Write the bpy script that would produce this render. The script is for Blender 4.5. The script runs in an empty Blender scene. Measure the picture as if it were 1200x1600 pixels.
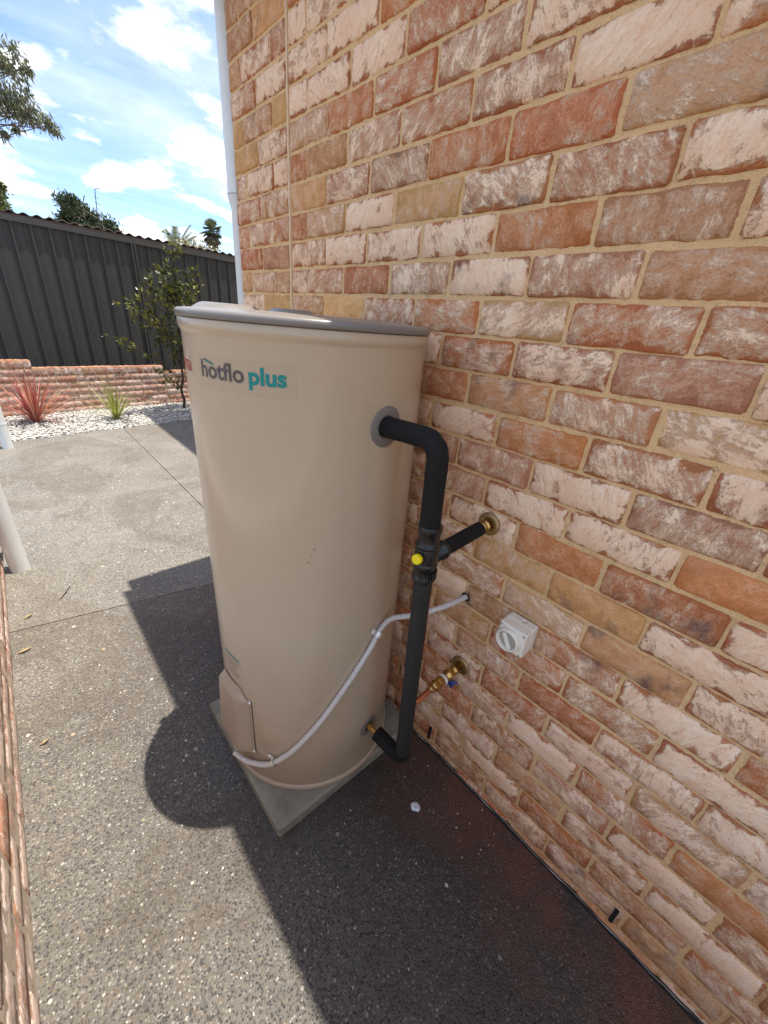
import bpy, math, random
import numpy as np
from mathutils import Vector, noise, Matrix

# ------------------------------------------------------------------ camera, sky, sun, exposure
scn = bpy.context.scene
COL = scn.collection
CAM = Vector((-0.9059, -1.5832, 1.4993))
cd = bpy.data.cameras.new("camera")
cd.sensor_fit = 'VERTICAL'
cd.sensor_height = 36.0
cd.lens = 617.81 / 1600 * 36.0
cd.clip_start = 0.02
cd.clip_end = 2000
cam = bpy.data.objects.new("camera", cd)
cam.location = CAM
cam.rotation_euler = [math.radians(a) for a in (64.46287, -4.50135, -41.63483)]
COL.objects.link(cam)
scn.camera = cam

SUN = Vector((0.185, -0.072, 1.0)).normalized()
world = bpy.data.worlds.new("World")
scn.world = world
world.use_nodes = True
wn, wl = world.node_tree.nodes, world.node_tree.links
wn.clear()


def N(nodes, t, **kw):
    n = nodes.new(t)
    for k, v in kw.items():
        setattr(n, k, v)
    return n


def setin(n, **kw):
    for k, v in kw.items():
        n.inputs[k.replace('_', ' ')].default_value = v
    return n


def build_world():
    out = N(wn, 'ShaderNodeOutputWorld')
    bg = N(wn, 'ShaderNodeBackground')
    bg.inputs['Strength'].default_value = 0.15
    sky = N(wn, 'ShaderNodeTexSky', sky_type='NISHITA', sun_disc=False)
    sky.sun_elevation = math.asin(SUN.z)
    sky.sun_rotation = math.atan2(SUN.x, SUN.y)
    sky.air_density = 1.0
    sky.dust_density = 0.6
    tc = N(wn, 'ShaderNodeTexCoord')
    sep = N(wn, 'ShaderNodeSeparateXYZ')
    wl.new(tc.outputs['Generated'], sep.inputs[0])
    zc = N(wn, 'ShaderNodeMath', operation='MAXIMUM')
    wl.new(sep.outputs['Z'], zc.inputs[0])
    zc.inputs[1].default_value = 0.0
    za = N(wn, 'ShaderNodeMath', operation='ADD')
    wl.new(zc.outputs[0], za.inputs[0])
    za.inputs[1].default_value = 0.16
    dx = N(wn, 'ShaderNodeMath', operation='DIVIDE')
    dy = N(wn, 'ShaderNodeMath', operation='DIVIDE')
    wl.new(sep.outputs['X'], dx.inputs[0]); wl.new(za.outputs[0], dx.inputs[1])
    wl.new(sep.outputs['Y'], dy.inputs[0]); wl.new(za.outputs[0], dy.inputs[1])
    cb = N(wn, 'ShaderNodeCombineXYZ')
    wl.new(dx.outputs[0], cb.inputs[0]); wl.new(dy.outputs[0], cb.inputs[1])
    mp = N(wn, 'ShaderNodeMapping')
    mp.inputs['Location'].default_value = (3.7, 1.9, 0.0)
    wl.new(cb.outputs[0], mp.inputs[0])
    # puffy cumulus
    n1 = setin(N(wn, 'ShaderNodeTexNoise'), Scale=2.5, Detail=10.0, Roughness=0.55, Distortion=0.2)
    wl.new(mp.outputs[0], n1.inputs['Vector'])
    r1 = N(wn, 'ShaderNodeValToRGB')
    r1.color_ramp.elements[0].position = 0.49
    r1.color_ramp.elements[1].position = 0.62
    wl.new(n1.outputs['Fac'], r1.inputs[0])
    # thin high cloud, streaky
    mp2 = N(wn, 'ShaderNodeMapping')
    mp2.inputs['Rotation'].default_value = (0, 0, 0.6)
    mp2.inputs['Scale'].default_value = (0.55, 1.7, 1)
    wl.new(cb.outputs[0], mp2.inputs[0])
    n2 = setin(N(wn, 'ShaderNodeTexNoise'), Scale=1.0, Detail=8.0, Roughness=0.5, Distortion=0.6)
    wl.new(mp2.outputs[0], n2.inputs['Vector'])
    r2 = N(wn, 'ShaderNodeValToRGB')
    r2.color_ramp.elements[0].position = 0.40
    r2.color_ramp.elements[1].position = 0.72
    r2.color_ramp.elements[1].color = (0.42, 0.42, 0.42, 1)
    wl.new(n2.outputs['Fac'], r2.inputs[0])
    mx = N(wn, 'ShaderNodeMath', operation='MAXIMUM')
    wl.new(r1.outputs[0], mx.inputs[0]); wl.new(r2.outputs[0], mx.inputs[1])
    # cloud shading
    n3 = setin(N(wn, 'ShaderNodeTexNoise'), Scale=3.0, Detail=6.0, Roughness=0.6)
    wl.new(mp.outputs[0], n3.inputs['Vector'])
    r3 = N(wn, 'ShaderNodeValToRGB')
    r3.color_ramp.elements[0].position = 0.3
    r3.color_ramp.elements[0].color = (1.9, 1.93, 2.0, 1)
    r3.color_ramp.elements[1].position = 0.65
    r3.color_ramp.elements[1].color = (3.7, 3.6, 3.4, 1)
    wl.new(n3.outputs['Fac'], r3.inputs[0])
    gain = N(wn, 'ShaderNodeMix', data_type='RGBA', blend_type='MULTIPLY')
    gain.inputs['Factor'].default_value = 1.0
    wl.new(sky.outputs[0], gain.inputs[6])
    gain.inputs[7].default_value = (0.31, 0.365, 0.455, 1)
    mix = N(wn, 'ShaderNodeMix', data_type='RGBA')
    wl.new(mx.outputs[0], mix.inputs['Factor'])
    wl.new(gain.outputs[2], mix.inputs[6])
    wl.new(r3.outputs[0], mix.inputs[7])
    wl.new(mix.outputs[2], bg.inputs['Color'])
    wl.new(bg.outputs[0], out.inputs[0])


build_world()
sd = bpy.data.lights.new("sun", 'SUN')
sd.energy = 2.1
sd.angle = math.radians(0.53)
sd.color = (1.0, 0.94, 0.84)
sun = bpy.data.objects.new("sun", sd)
sun.rotation_euler = SUN.to_track_quat('Z', 'Y').to_euler()
sun.location = (0, 0, 20)
COL.objects.link(sun)
vs = scn.view_settings
vs.view_transform = 'Standard'
vs.look = 'None'
vs.exposure = 2.0
vs.gamma = 1.0
vs.use_curve_mapping = False

random.seed(7)
rng = np.random.default_rng(7)


# ------------------------------------------------------------------ helpers
class MB:
    """collects faces; build() links them as one mesh object"""

    def __init__(self):
        self.v, self.f, self.sm = [], [], []

    def add(self, verts, faces, smooth=False):
        o = len(self.v)
        self.v += [tuple(p) for p in verts]
        self.f += [tuple(i + o for i in f) for f in faces]
        self.sm += [smooth] * len(faces)
        return self

    def box(self, lo, hi, b=0.0):
        (x0, y0, z0), (x1, y1, z1) = lo, hi
        if b <= 0:
            return self.add([(x0, y0, z0), (x1, y0, z0), (x1, y1, z0), (x0, y1, z0),
                             (x0, y0, z1), (x1, y0, z1), (x1, y1, z1), (x0, y1, z1)],
                            [(0, 3, 2, 1), (4, 5, 6, 7), (0, 1, 5, 4), (1, 2, 6, 5), (2, 3, 7, 6), (3, 0, 4, 7)])
        # chamfered: 24 verts
        V, idx = [], {}
        for sx in (0, 1):
            for sy in (0, 1):
                for sz in (0, 1):
                    c = [(x0, x1)[sx], (y0, y1)[sy], (z0, z1)[sz]]
                    s = [(1, -1)[sx], (1, -1)[sy], (1, -1)[sz]]
                    for ax in range(3):
                        p = [c[k] + (0 if k == ax else s[k] * b) for k in range(3)]
                        idx[(sx, sy, sz, ax)] = len(V)
                        V.append(p)
        F = []
        for ax in range(3):
            u, w = [(1, 2), (2, 0), (0, 1)][ax]
            for s in (0, 1):
                q = []
                for a, c in ((0, 0), (1, 0), (1, 1), (0, 1)):
                    k = [0, 0, 0]
                    k[ax] = s; k[u] = a; k[w] = c
                    q.append(idx[(*k, ax)])
                F.append(tuple(q) if s else tuple(q[::-1]))
        for ax in range(3):
            u, w = [(1, 2), (2, 0), (0, 1)][ax]
            for a in (0, 1):
                for c in (0, 1):
                    k0 = [0, 0, 0]; k1 = [0, 0, 0]
                    k0[u] = k1[u] = a; k0[w] = k1[w] = c
                    k1[ax] = 1
                    q = (idx[(*k0, u)], idx[(*k1, u)], idx[(*k1, w)], idx[(*k0, w)])
                    F.append(q if (a != c) else q[::-1])
        for sx in (0, 1):
            for sy in (0, 1):
                for sz in (0, 1):
                    q = tuple(idx[(sx, sy, sz, a)] for a in range(3))
                    F.append(q if (sx + sy + sz) % 2 else q[::-1])
        return self.add(V, F)

    def tube(self, pts, r, n=16, caps=True, smooth=True, up=None):
        pts = [Vector(p) for p in pts]
        rs = r if hasattr(r, '__len__') else [r] * len(pts)
        T = []
        for i in range(len(pts)):
            t = pts[min(i + 1, len(pts) - 1)] - pts[max(i - 1, 0)]
            T.append(t.normalized())
        a = Vector(up) if up else (Vector((0, 0, 1)) if abs(T[0].z) < 0.9 else Vector((1, 0, 0)))
        u = (a - T[0] * a.dot(T[0])).normalized()
        V, F = [], []
        for i, p in enumerate(pts):
            if i:
                u = (u - T[i] * u.dot(T[i])).normalized()
            w = T[i].cross(u)
            for k in range(n):
                an = 2 * math.pi * k / n
                V.append(p + (u * math.cos(an) + w * math.sin(an)) * rs[i])
        for i in range(len(pts) - 1):
            for k in range(n):
                k2 = (k + 1) % n
                F.append((i * n + k, i * n + k2, (i + 1) * n + k2, (i + 1) * n + k))
        self.add(V, F, smooth)
        if caps:
            m = len(pts) - 1
            self.add(V[:n], [tuple(range(n))[::-1]])
            self.add(V[m * n:], [tuple(range(n))])
        return self

    def lathe(self, prof, n=48, origin=(0, 0, 0), axis='z', smooth=True, a0=0.0, a1=2 * math.pi):
        """prof: (radius, height) list; turns about an axis direction through origin"""
        ax = Vector((0, 0, 1)) if axis == 'z' else Vector(axis).normalized()
        q = Vector((0, 0, 1)).rotation_difference(ax)
        o = Vector(origin)
        V, F = [], []
        full = abs(a1 - a0 - 2 * math.pi) < 1e-6
        m = n if full else n + 1
        for r, h in prof:
            for k in range(m):
                an = a0 + (a1 - a0) * k / n
                V.append(o + q @ Vector((r * math.cos(an), r * math.sin(an), h)))
        for i in range(len(prof) - 1):
            for k in range(n):
                k2 = (k + 1) % m
                F.append((i * m + k, i * m + k2, (i + 1) * m + k2, (i + 1) * m + k))
        return self.add(V, F, smooth)

    def prism(self, poly, z0, z1):
        n = len(poly)
        V = [(x, y, z0) for x, y in poly] + [(x, y, z1) for x, y in poly]
        F = [tuple(range(n))[::-1], tuple(range(n, 2 * n))]
        F += [(i, (i + 1) % n, n + (i + 1) % n, n + i) for i in range(n)]
        return self.add(V, F)

    def build(self, name, mat, parent=None, **kw):
        me = bpy.data.meshes.new(name)
        me.from_pydata([tuple(p) for p in self.v], [], self.f)
        me.polygons.foreach_set('use_smooth', self.sm)
        me.update()
        return link(name, me, mat, parent, **kw)


def link(name, me, mat, parent=None, **kw):
    if mat is not None and not me.materials:
        me.materials.append(mat)
    o = bpy.data.objects.new(name, me)
    COL.objects.link(o)
    if parent is not None:
        o.parent = parent
        o.matrix_parent_inverse = parent_inv(parent)
    for k, v in kw.items():
        o[k] = v
    return o


def world_mat(o):
    m = Matrix.LocRotScale(o.location, o.rotation_euler, o.scale)
    if o.parent is not None:
        m = world_mat(o.parent) @ o.matrix_parent_inverse @ m
    return m


def parent_inv(p):
    return world_mat(p).inverted()


def thing(name, loc, label, cat, group=None):
    o = bpy.data.objects.new(name, None)
    o.empty_display_size = 0.1
    o.location = loc
    COL.objects.link(o)
    return tag(o, label, cat, group)


def tag(o, label, cat, group=None):
    o['label'] = label
    o['category'] = cat
    if group:
        o['group'] = group
    return o


def struct(o):
    o['kind'] = 'structure'
    return o


def fillet(pts, rad, n=8):
    pts = [Vector(p) for p in pts]
    out = [pts[0]]
    for i in range(1, len(pts) - 1):
        a, b, c = pts[i - 1], pts[i], pts[i + 1]
        d1, d2 = (a - b).normalized(), (c - b).normalized()
        ang = d1.angle(d2)
        t = min(rad / math.tan(ang / 2), (a - b).length * .95, (c - b).length * .95)
        p0, p1 = b + d1 * t, b + d2 * t
        for k in range(n + 1):
            s = k / n
            out.append(p0 * (1 - s) ** 2 + b * 2 * s * (1 - s) * 1.0 + p1 * s ** 2)
    out.append(pts[-1])
    return out


def catmull(pts, per=12):
    P = [Vector(p) for p in pts]
    P = [P[0] * 2 - P[1]] + P + [P[-1] * 2 - P[-2]]
    out = []
    for i in range(1, len(P) - 2):
        for k in range(per):
            t = k / per
            a, b, c, d = P[i - 1], P[i], P[i + 1], P[i + 2]
            out.append(0.5 * ((2 * b) + (c - a) * t + (2 * a - 5 * b + 4 * c - d) * t * t + (3 * b - a - 3 * c + d) * t ** 3))
    out.append(P[-2])
    return out


def resample(pts, step):
    out = [pts[0]]
    acc = 0.0
    for a, b in zip(pts[:-1], pts[1:]):
        L = (b - a).length
        d = step - acc
        while d <= L:
            out.append(a.lerp(b, d / L))
            d += step
        acc = L - (d - step)
    out.append(pts[-1])
    return out


# ------------------------------------------------------------------ materials
def newmat(name):
    m = bpy.data.materials.new(name)
    m.use_nodes = True
    nt = m.node_tree
    b = nt.nodes['Principled BSDF']
    return m, nt.nodes, nt.links, b


def mixc(nodes, links, fac, a, b, mode='MIX'):
    n = N(nodes, 'ShaderNodeMix', data_type='RGBA', blend_type=mode)
    for sock, v in ((n.inputs['Factor'], fac), (n.inputs[6], a), (n.inputs[7], b)):
        if isinstance(v, bpy.types.NodeSocket):
            links.new(v, sock)
        elif isinstance(v, (int, float)):
            sock.default_value = v
        else:
            sock.default_value = (*v, 1) if len(v) == 3 else v
    return n.outputs[2]


def ramp(nodes, links, src, stops):
    r = N(nodes, 'ShaderNodeValToRGB')
    el = r.color_ramp.elements
    while len(el) < len(stops):
        el.new(0.5)
    for e, (p, c) in zip(el, stops):
        e.position = p
        e.color = (c, c, c, 1) if isinstance(c, (int, float)) else (*c, 1)
    links.new(src, r.inputs[0])
    return r.outputs[0]


def noi(nodes, links, vec, scale, detail=4, rough=.55, dist=0.0):
    n = setin(N(nodes, 'ShaderNodeTexNoise'), Scale=scale, Detail=detail, Roughness=rough, Distortion=dist)
    if vec is not None:
        links.new(vec, n.inputs['Vector'])
    return n.outputs['Fac']


def math_(nodes, links, op, a, b=None, clamp=False):
    n = N(nodes, 'ShaderNodeMath', operation=op, use_clamp=clamp)
    for s, v in ((n.inputs[0], a), (n.inputs[1], b)):
        if v is None:
            continue
        if isinstance(v, bpy.types.NodeSocket):
            links.new(v, s)
        else:
            s.default_value = v
    return n.outputs[0]


def bump(nodes, links, h, strength, dist, b):
    n = N(nodes, 'ShaderNodeBump')
    n.inputs['Strength'].default_value = strength
    n.inputs['Distance'].default_value = dist
    links.new(h, n.inputs['Height'])
    links.new(n.outputs[0], b.inputs['Normal'])
    return n


def plain(name, col, rough=.5, metal=0.0, var=0.12, scale=18, bmp=0.0, bscale=120, spec=.5, coat=0.0):
    m, nd, lk, b = newmat(name)
    tc = N(nd, 'ShaderNodeTexCoord').outputs['Object']
    f = noi(nd, lk, tc, scale, 6, .6)
    lo = tuple(c * (1 - var) for c in col)
    hi = tuple(min(1, c * (1 + var)) for c in col)
    lk.new(mixc(nd, lk, f, lo, hi), b.inputs['Base Color'])
    f2 = noi(nd, lk, tc, scale * 2.3, 4, .6)
    lk.new(math_(nd, lk, 'ADD', math_(nd, lk, 'MULTIPLY', f2, .2), rough - .1), b.inputs['Roughness'])
    b.inputs['Metallic'].default_value = metal
    b.inputs['Specular IOR Level'].default_value = spec
    b.inputs['Coat Weight'].default_value = coat
    if bmp:
        bump(nd, lk, noi(nd, lk, tc, bscale, 5, .6), bmp, .002, b)
    return m


def brick_material(name, wash_lo, wash_hi, wash_dirty, film_col, warm):
    m, nd, lk, b = newmat(name)
    oi = N(nd, 'ShaderNodeObjectInfo')
    tc = N(nd, 'ShaderNodeTexCoord').outputs['Object']
    off = N(nd, 'ShaderNodeVectorMath', operation='MULTIPLY_ADD')
    cbx = N(nd, 'ShaderNodeCombineXYZ')
    for i in range(3):
        lk.new(math_(nd, lk, 'MULTIPLY', oi.outputs['Random'], (37.0, 91.0, 53.0)[i]), cbx.inputs[i])
    lk.new(tc, off.inputs[0])
    off.inputs[1].default_value = (1, 1, 1)
    lk.new(cbx.outputs[0], off.inputs[2])
    v = off.outputs[0]
    # brush-stroke direction differs per brick
    rot = N(nd, 'ShaderNodeVectorRotate', rotation_type='X_AXIS')
    lk.new(v, rot.inputs['Vector'])
    lk.new(math_(nd, lk, 'MULTIPLY', oi.outputs['Random'], 47.0), rot.inputs['Angle'])
    mp = N(nd, 'ShaderNodeMapping')
    mp.inputs['Scale'].default_value = (1, 1, 0.34)
    lk.new(rot.outputs[0], mp.inputs[0])
    stroke = noi(nd, lk, mp.outputs[0], 95, 7, .68, .8)
    blot = noi(nd, lk, v, 21, 7, .62, .5)
    fine = noi(nd, lk, v, 240, 4, .7)
    big = noi(nd, lk, v, 9, 4, .55)
    # paint clings to the middle of a face and has chipped from the arris
    sp = N(nd, 'ShaderNodeSeparateXYZ')
    lk.new(tc, sp.inputs[0])
    ey = math_(nd, lk, 'SUBTRACT', 0.1085, math_(nd, lk, 'ABSOLUTE', sp.outputs['Y']))
    ez = math_(nd, lk, 'SUBTRACT', 0.0365, math_(nd, lk, 'ABSOLUTE', sp.outputs['Z']))
    edge = math_(nd, lk, 'MULTIPLY', math_(nd, lk, 'ADD', math_(nd, lk, 'MINIMUM', ey, ez), math_(nd, lk, 'MULTIPLY', math_(nd, lk, 'SUBTRACT', blot, .44), .06)), 130.0, True)   # 0 at rim, 1 from 9 mm in
    cov = math_(nd, lk, 'MULTIPLY', blot, .42)
    cov = math_(nd, lk, 'ADD', cov, math_(nd, lk, 'MULTIPLY', stroke, .32))
    cov = math_(nd, lk, 'ADD', cov, math_(nd, lk, 'MULTIPLY', fine, .26))
    cov = math_(nd, lk, 'ADD', cov, math_(nd, lk, 'MULTIPLY', math_(nd, lk, 'SUBTRACT', edge, 1.0), .20))
    thr = math_(nd, lk, 'SUBTRACT', 0.675, math_(nd, lk, 'MULTIPLY', oi.outputs['Alpha'], .40))
    d = math_(nd, lk, 'SUBTRACT', cov, thr)
    solid = math_(nd, lk, 'ADD', math_(nd, lk, 'MULTIPLY', d, 9.5), .26, True)
    film = math_(nd, lk, 'ADD', math_(nd, lk, 'MULTIPLY', d, 5.0), .62, True)
    mask = math_(nd, lk, 'MAXIMUM', solid, math_(nd, lk, 'MULTIPLY', film, .40))
    haze = math_(nd, lk, 'MULTIPLY', film, .52)
    # body colour
    dk = mixc(nd, lk, .38, oi.outputs['Color'], (0.19, .06, .03))
    body = mixc(nd, lk, ramp(nd, lk, blot, [(.32, 0), (.66, 1)]), dk, oi.outputs['Color'])
    body = mixc(nd, lk, ramp(nd, lk, fine, [(.30, .7), (.44, 0)]), body, (0.14, .07, .05))
    body = mixc(nd, lk, ramp(nd, lk, fine, [(.56, 0), (.72, .5)]), body, (0.62, .40, .28))
    body = mixc(nd, lk, ramp(nd, lk, big, [(.52, 0), (.75, .5)]), body, warm)
    # whitewash: thin, dirty, a little pink
    wash = mixc(nd, lk, ramp(nd, lk, stroke, [(.33, 0), (.60, 1)]), wash_lo, wash_hi)
    wash = mixc(nd, lk, ramp(nd, lk, big, [(.36, .5), (.58, 0)]), wash, wash_dirty)
    wash = mixc(nd, lk, ramp(nd, lk, fine, [(.31, .55), (.42, 0)]), wash, (0.42, .25, .18))
    c = mixc(nd, lk, haze, body, film_col)
    c = mixc(nd, lk, math_(nd, lk, 'MULTIPLY', solid, .94), c, wash)
    # soot on some
    soot = math_(nd, lk, 'MULTIPLY', ramp(nd, lk, noi(nd, lk, v, 15, 5, .6), [(.55, 0), (.72, 1)]),
                 math_(nd, lk, 'GREATER_THAN', oi.outputs['Random'], .82))
    c = mixc(nd, lk, math_(nd, lk, 'MULTIPLY', soot, .7), c, (0.09, .07, .075))
    lk.new(c, b.inputs['Base Color'])
    b.inputs['Roughness'].default_value = .82
    b.inputs['Specular IOR Level'].default_value = .3
    h = math_(nd, lk, 'ADD', math_(nd, lk, 'MULTIPLY', stroke, .5), math_(nd, lk, 'MULTIPLY', fine, .5))
    h = math_(nd, lk, 'ADD', h, math_(nd, lk, 'MULTIPLY', mask, .45))
    h = math_(nd, lk, 'ADD', h, math_(nd, lk, 'MULTIPLY', blot, .5))
    bump(nd, lk, h, .95, .004, b)
    return m


def mortar_material(name, lo, hi, light):
    m, nd, lk, b = newmat(name)
    tc = N(nd, 'ShaderNodeTexCoord').outputs['Object']
    a = noi(nd, lk, tc, 9, 5, .6)
    g = noi(nd, lk, tc, 420, 3, .7)
    s = noi(nd, lk, tc, 60, 5, .65)
    c = mixc(nd, lk, a, lo, hi)
    c = mixc(nd, lk, ramp(nd, lk, g, [(.3, .55), (.5, 0)]), c, (0.22, .15, .08))
    c = mixc(nd, lk, ramp(nd, lk, s, [(.33, .5), (.45, 0)]), c, (0.42, .30, .17))
    c = mixc(nd, lk, ramp(nd, lk, s, [(.6, 0), (.75, .5)]), c, light)
    lk.new(c, b.inputs['Base Color'])
    b.inputs['Roughness'].default_value = .95
    b.inputs['Specular IOR Level'].default_value = .15
    bump(nd, lk, math_(nd, lk, 'ADD', g, math_(nd, lk, 'MULTIPLY', s, 1.2)), .7, .003, b)
    return m


def aggregate_material(name, wet_dim_edge, base_lo, base_hi):
    """exposed-aggregate concrete: stones of several colours in grey cement, dampness, painted light falloff and red stains by the wall"""
    m, nd, lk, b = newmat(name)
    tc = N(nd, 'ShaderNodeTexCoord').outputs['Object']
    wob = N(nd, 'ShaderNodeTexNoise')
    setin(wob, Scale=90.0, Detail=2.0)
    lk.new(tc, wob.inputs['Vector'])
    add = N(nd, 'ShaderNodeVectorMath', operation='MULTIPLY_ADD')
    lk.new(wob.outputs['Color'], add.inputs[0])
    add.inputs[1].default_value = (.004, .004, .004)
    lk.new(tc, add.inputs[2])
    v1 = setin(N(nd, 'ShaderNodeTexVoronoi'), Scale=180.0, Randomness=1.0)
    lk.new(add.outputs[0], v1.inputs['Vector'])
    v2 = setin(N(nd, 'ShaderNodeTexVoronoi'), Scale=74.0, Randomness=1.0)
    lk.new(add.outputs[0], v2.inputs['Vector'])
    v3 = setin(N(nd, 'ShaderNodeTexVoronoi'), Scale=24.0, Randomness=1.0)
    lk.new(add.outputs[0], v3.inputs['Vector'])
    sc = N(nd, 'ShaderNodeSeparateColor')
    lk.new(v1.outputs['Color'], sc.inputs[0])
    sc2 = N(nd, 'ShaderNodeSeparateColor')
    lk.new(v2.outputs['Color'], sc2.inputs[0])
    sc3 = N(nd, 'ShaderNodeSeparateColor')
    lk.new(v3.outputs['Color'], sc3.inputs[0])
    patch = noi(nd, lk, tc, 1.7, 5, .6)
    patch2 = noi(nd, lk, tc, 6.5, 5, .6)
    cem = mixc(nd, lk, ramp(nd, lk, patch, [(.35, 0), (.65, 1)]), base_lo, base_hi)
    stone = N(nd, 'ShaderNodeValToRGB')
    stone.color_ramp.interpolation = 'CONSTANT'
    el = stone.color_ramp.elements
    cols = [(0, (.05, .05, .055)), (.22, (.12, .115, .11)), (.42, (.20, .185, .165)), (.60, (.085, .08, .08)),
            (.72, (.30, .27, .23)), (.82, (.20, .145, .09)), (.90, (.34, .31, .26)), (.965, (.50, .47, .41))]
    while len(el) < len(cols):
        el.new(.5)
    for e, (p, c) in zip(el, cols):
        e.position = p
        e.color = (*c, 1)
    lk.new(sc.outputs[0], stone.inputs[0])
    m1 = ramp(nd, lk, v1.outputs['Distance'], [(.38, 1), (.62, 0)])
    c = mixc(nd, lk, math_(nd, lk, 'MULTIPLY', m1, .85), cem, stone.outputs[0])
    # larger stones here and there
    m2 = math_(nd, lk, 'MULTIPLY', ramp(nd, lk, v2.outputs['Distance'], [(.30, 1), (.36, 0)]),
               math_(nd, lk, 'GREATER_THAN', sc2.outputs[0], .84))
    c = mixc(nd, lk, m2, c, mixc(nd, lk, math_(nd, lk, 'MULTIPLY', math_(nd, lk, 'MULTIPLY', sc2.outputs[1], sc2.outputs[1]), sc2.outputs[1]), (.075, .07, .066), (.58, .54, .46)))
    m3 = math_(nd, lk, 'MULTIPLY', ramp(nd, lk, v3.outputs['Distance'], [(.16, 1), (.20, 0)]),
               math_(nd, lk, 'GREATER_THAN', sc3.outputs[0], .955))
    c = mixc(nd, lk, m3, c, mixc(nd, lk, sc3.outputs[1], (.62, .60, .56), (.50, .33, .20)))
    # grime
    c = mixc(nd, lk, ramp(nd, lk, patch2, [(.56, 0), (.74, .5)]), c, (0.16, .12, .085))
    c = mixc(nd, lk, ramp(nd, lk, noi(nd, lk, tc, 1.1, 7, .68, 1.2), [(.50, 0), (.56, .45), (.60, .12), (.72, .35)]), c, (0.105, .08, .055))
    rough = .75
    # sealed strip by the house wall: dampness plus painted light falloff, red brick-dust stains
    sp = N(nd, 'ShaderNodeSeparateXYZ')
    lk.new(tc, sp.inputs[0])
    if wet_dim_edge:
        # light falloff painted in: the slab's colour darkens toward the camera
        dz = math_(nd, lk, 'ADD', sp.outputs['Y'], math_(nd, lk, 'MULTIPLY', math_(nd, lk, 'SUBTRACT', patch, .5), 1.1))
        dimmed = ramp(nd, lk, math_(nd, lk, 'MULTIPLY', math_(nd, lk, 'ADD', dz, 1.0), .6), [(.18, 1), (.88, 0)])
        c = mixc(nd, lk, math_(nd, lk, 'MULTIPLY', dimmed, .30), c, mixc(nd, lk, .72, c, (0.01, .009, .007)))
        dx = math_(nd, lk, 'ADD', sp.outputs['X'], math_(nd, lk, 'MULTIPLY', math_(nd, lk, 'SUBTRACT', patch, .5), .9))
        wet_dim = ramp(nd, lk, math_(nd, lk, 'ADD', dx, 1.0), [(.12, 0), (.62, 1)])
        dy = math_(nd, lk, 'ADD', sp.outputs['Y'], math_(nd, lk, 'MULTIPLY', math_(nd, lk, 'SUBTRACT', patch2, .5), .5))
        wet_dim_y = ramp(nd, lk, math_(nd, lk, 'MULTIPLY', math_(nd, lk, 'ADD', dy, 1.0), .5), [(.45, 1), (.95, 0)])
        wet_dim = math_(nd, lk, 'MULTIPLY', wet_dim, wet_dim_y)  # dampness and light falloff share this mask
        c = mixc(nd, lk, math_(nd, lk, 'MULTIPLY', wet_dim, .72), c, mixc(nd, lk, .8, c, (0, 0, 0)))
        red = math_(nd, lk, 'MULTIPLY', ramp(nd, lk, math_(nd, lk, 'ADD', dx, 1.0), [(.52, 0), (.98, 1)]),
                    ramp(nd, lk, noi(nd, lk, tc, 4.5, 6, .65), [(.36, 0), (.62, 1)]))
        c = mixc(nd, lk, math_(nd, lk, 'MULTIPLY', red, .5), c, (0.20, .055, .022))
        r = math_(nd, lk, 'SUBTRACT', rough, math_(nd, lk, 'MULTIPLY', wet_dim, .33))
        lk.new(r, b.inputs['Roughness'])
    else:
        b.inputs['Roughness'].default_value = rough
    lk.new(c, b.inputs['Base Color'])
    b.inputs['Specular IOR Level'].default_value = .4
    h1 = ramp(nd, lk, v1.outputs['Distance'], [(0, 1), (.55, 0)])
    h = math_(nd, lk, 'ADD', math_(nd, lk, 'MULTIPLY', h1, math_(nd, lk, 'ADD', sc.outputs[1], .25)),
              math_(nd, lk, 'MULTIPLY', math_(nd, lk, 'MAXIMUM', m2, m3), .6))
    h = math_(nd, lk, 'ADD', h, math_(nd, lk, 'MULTIPLY', noi(nd, lk, tc, 500, 2, .6), .25))
    bump(nd, lk, h, .85, .0035, b)
    return m


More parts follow.
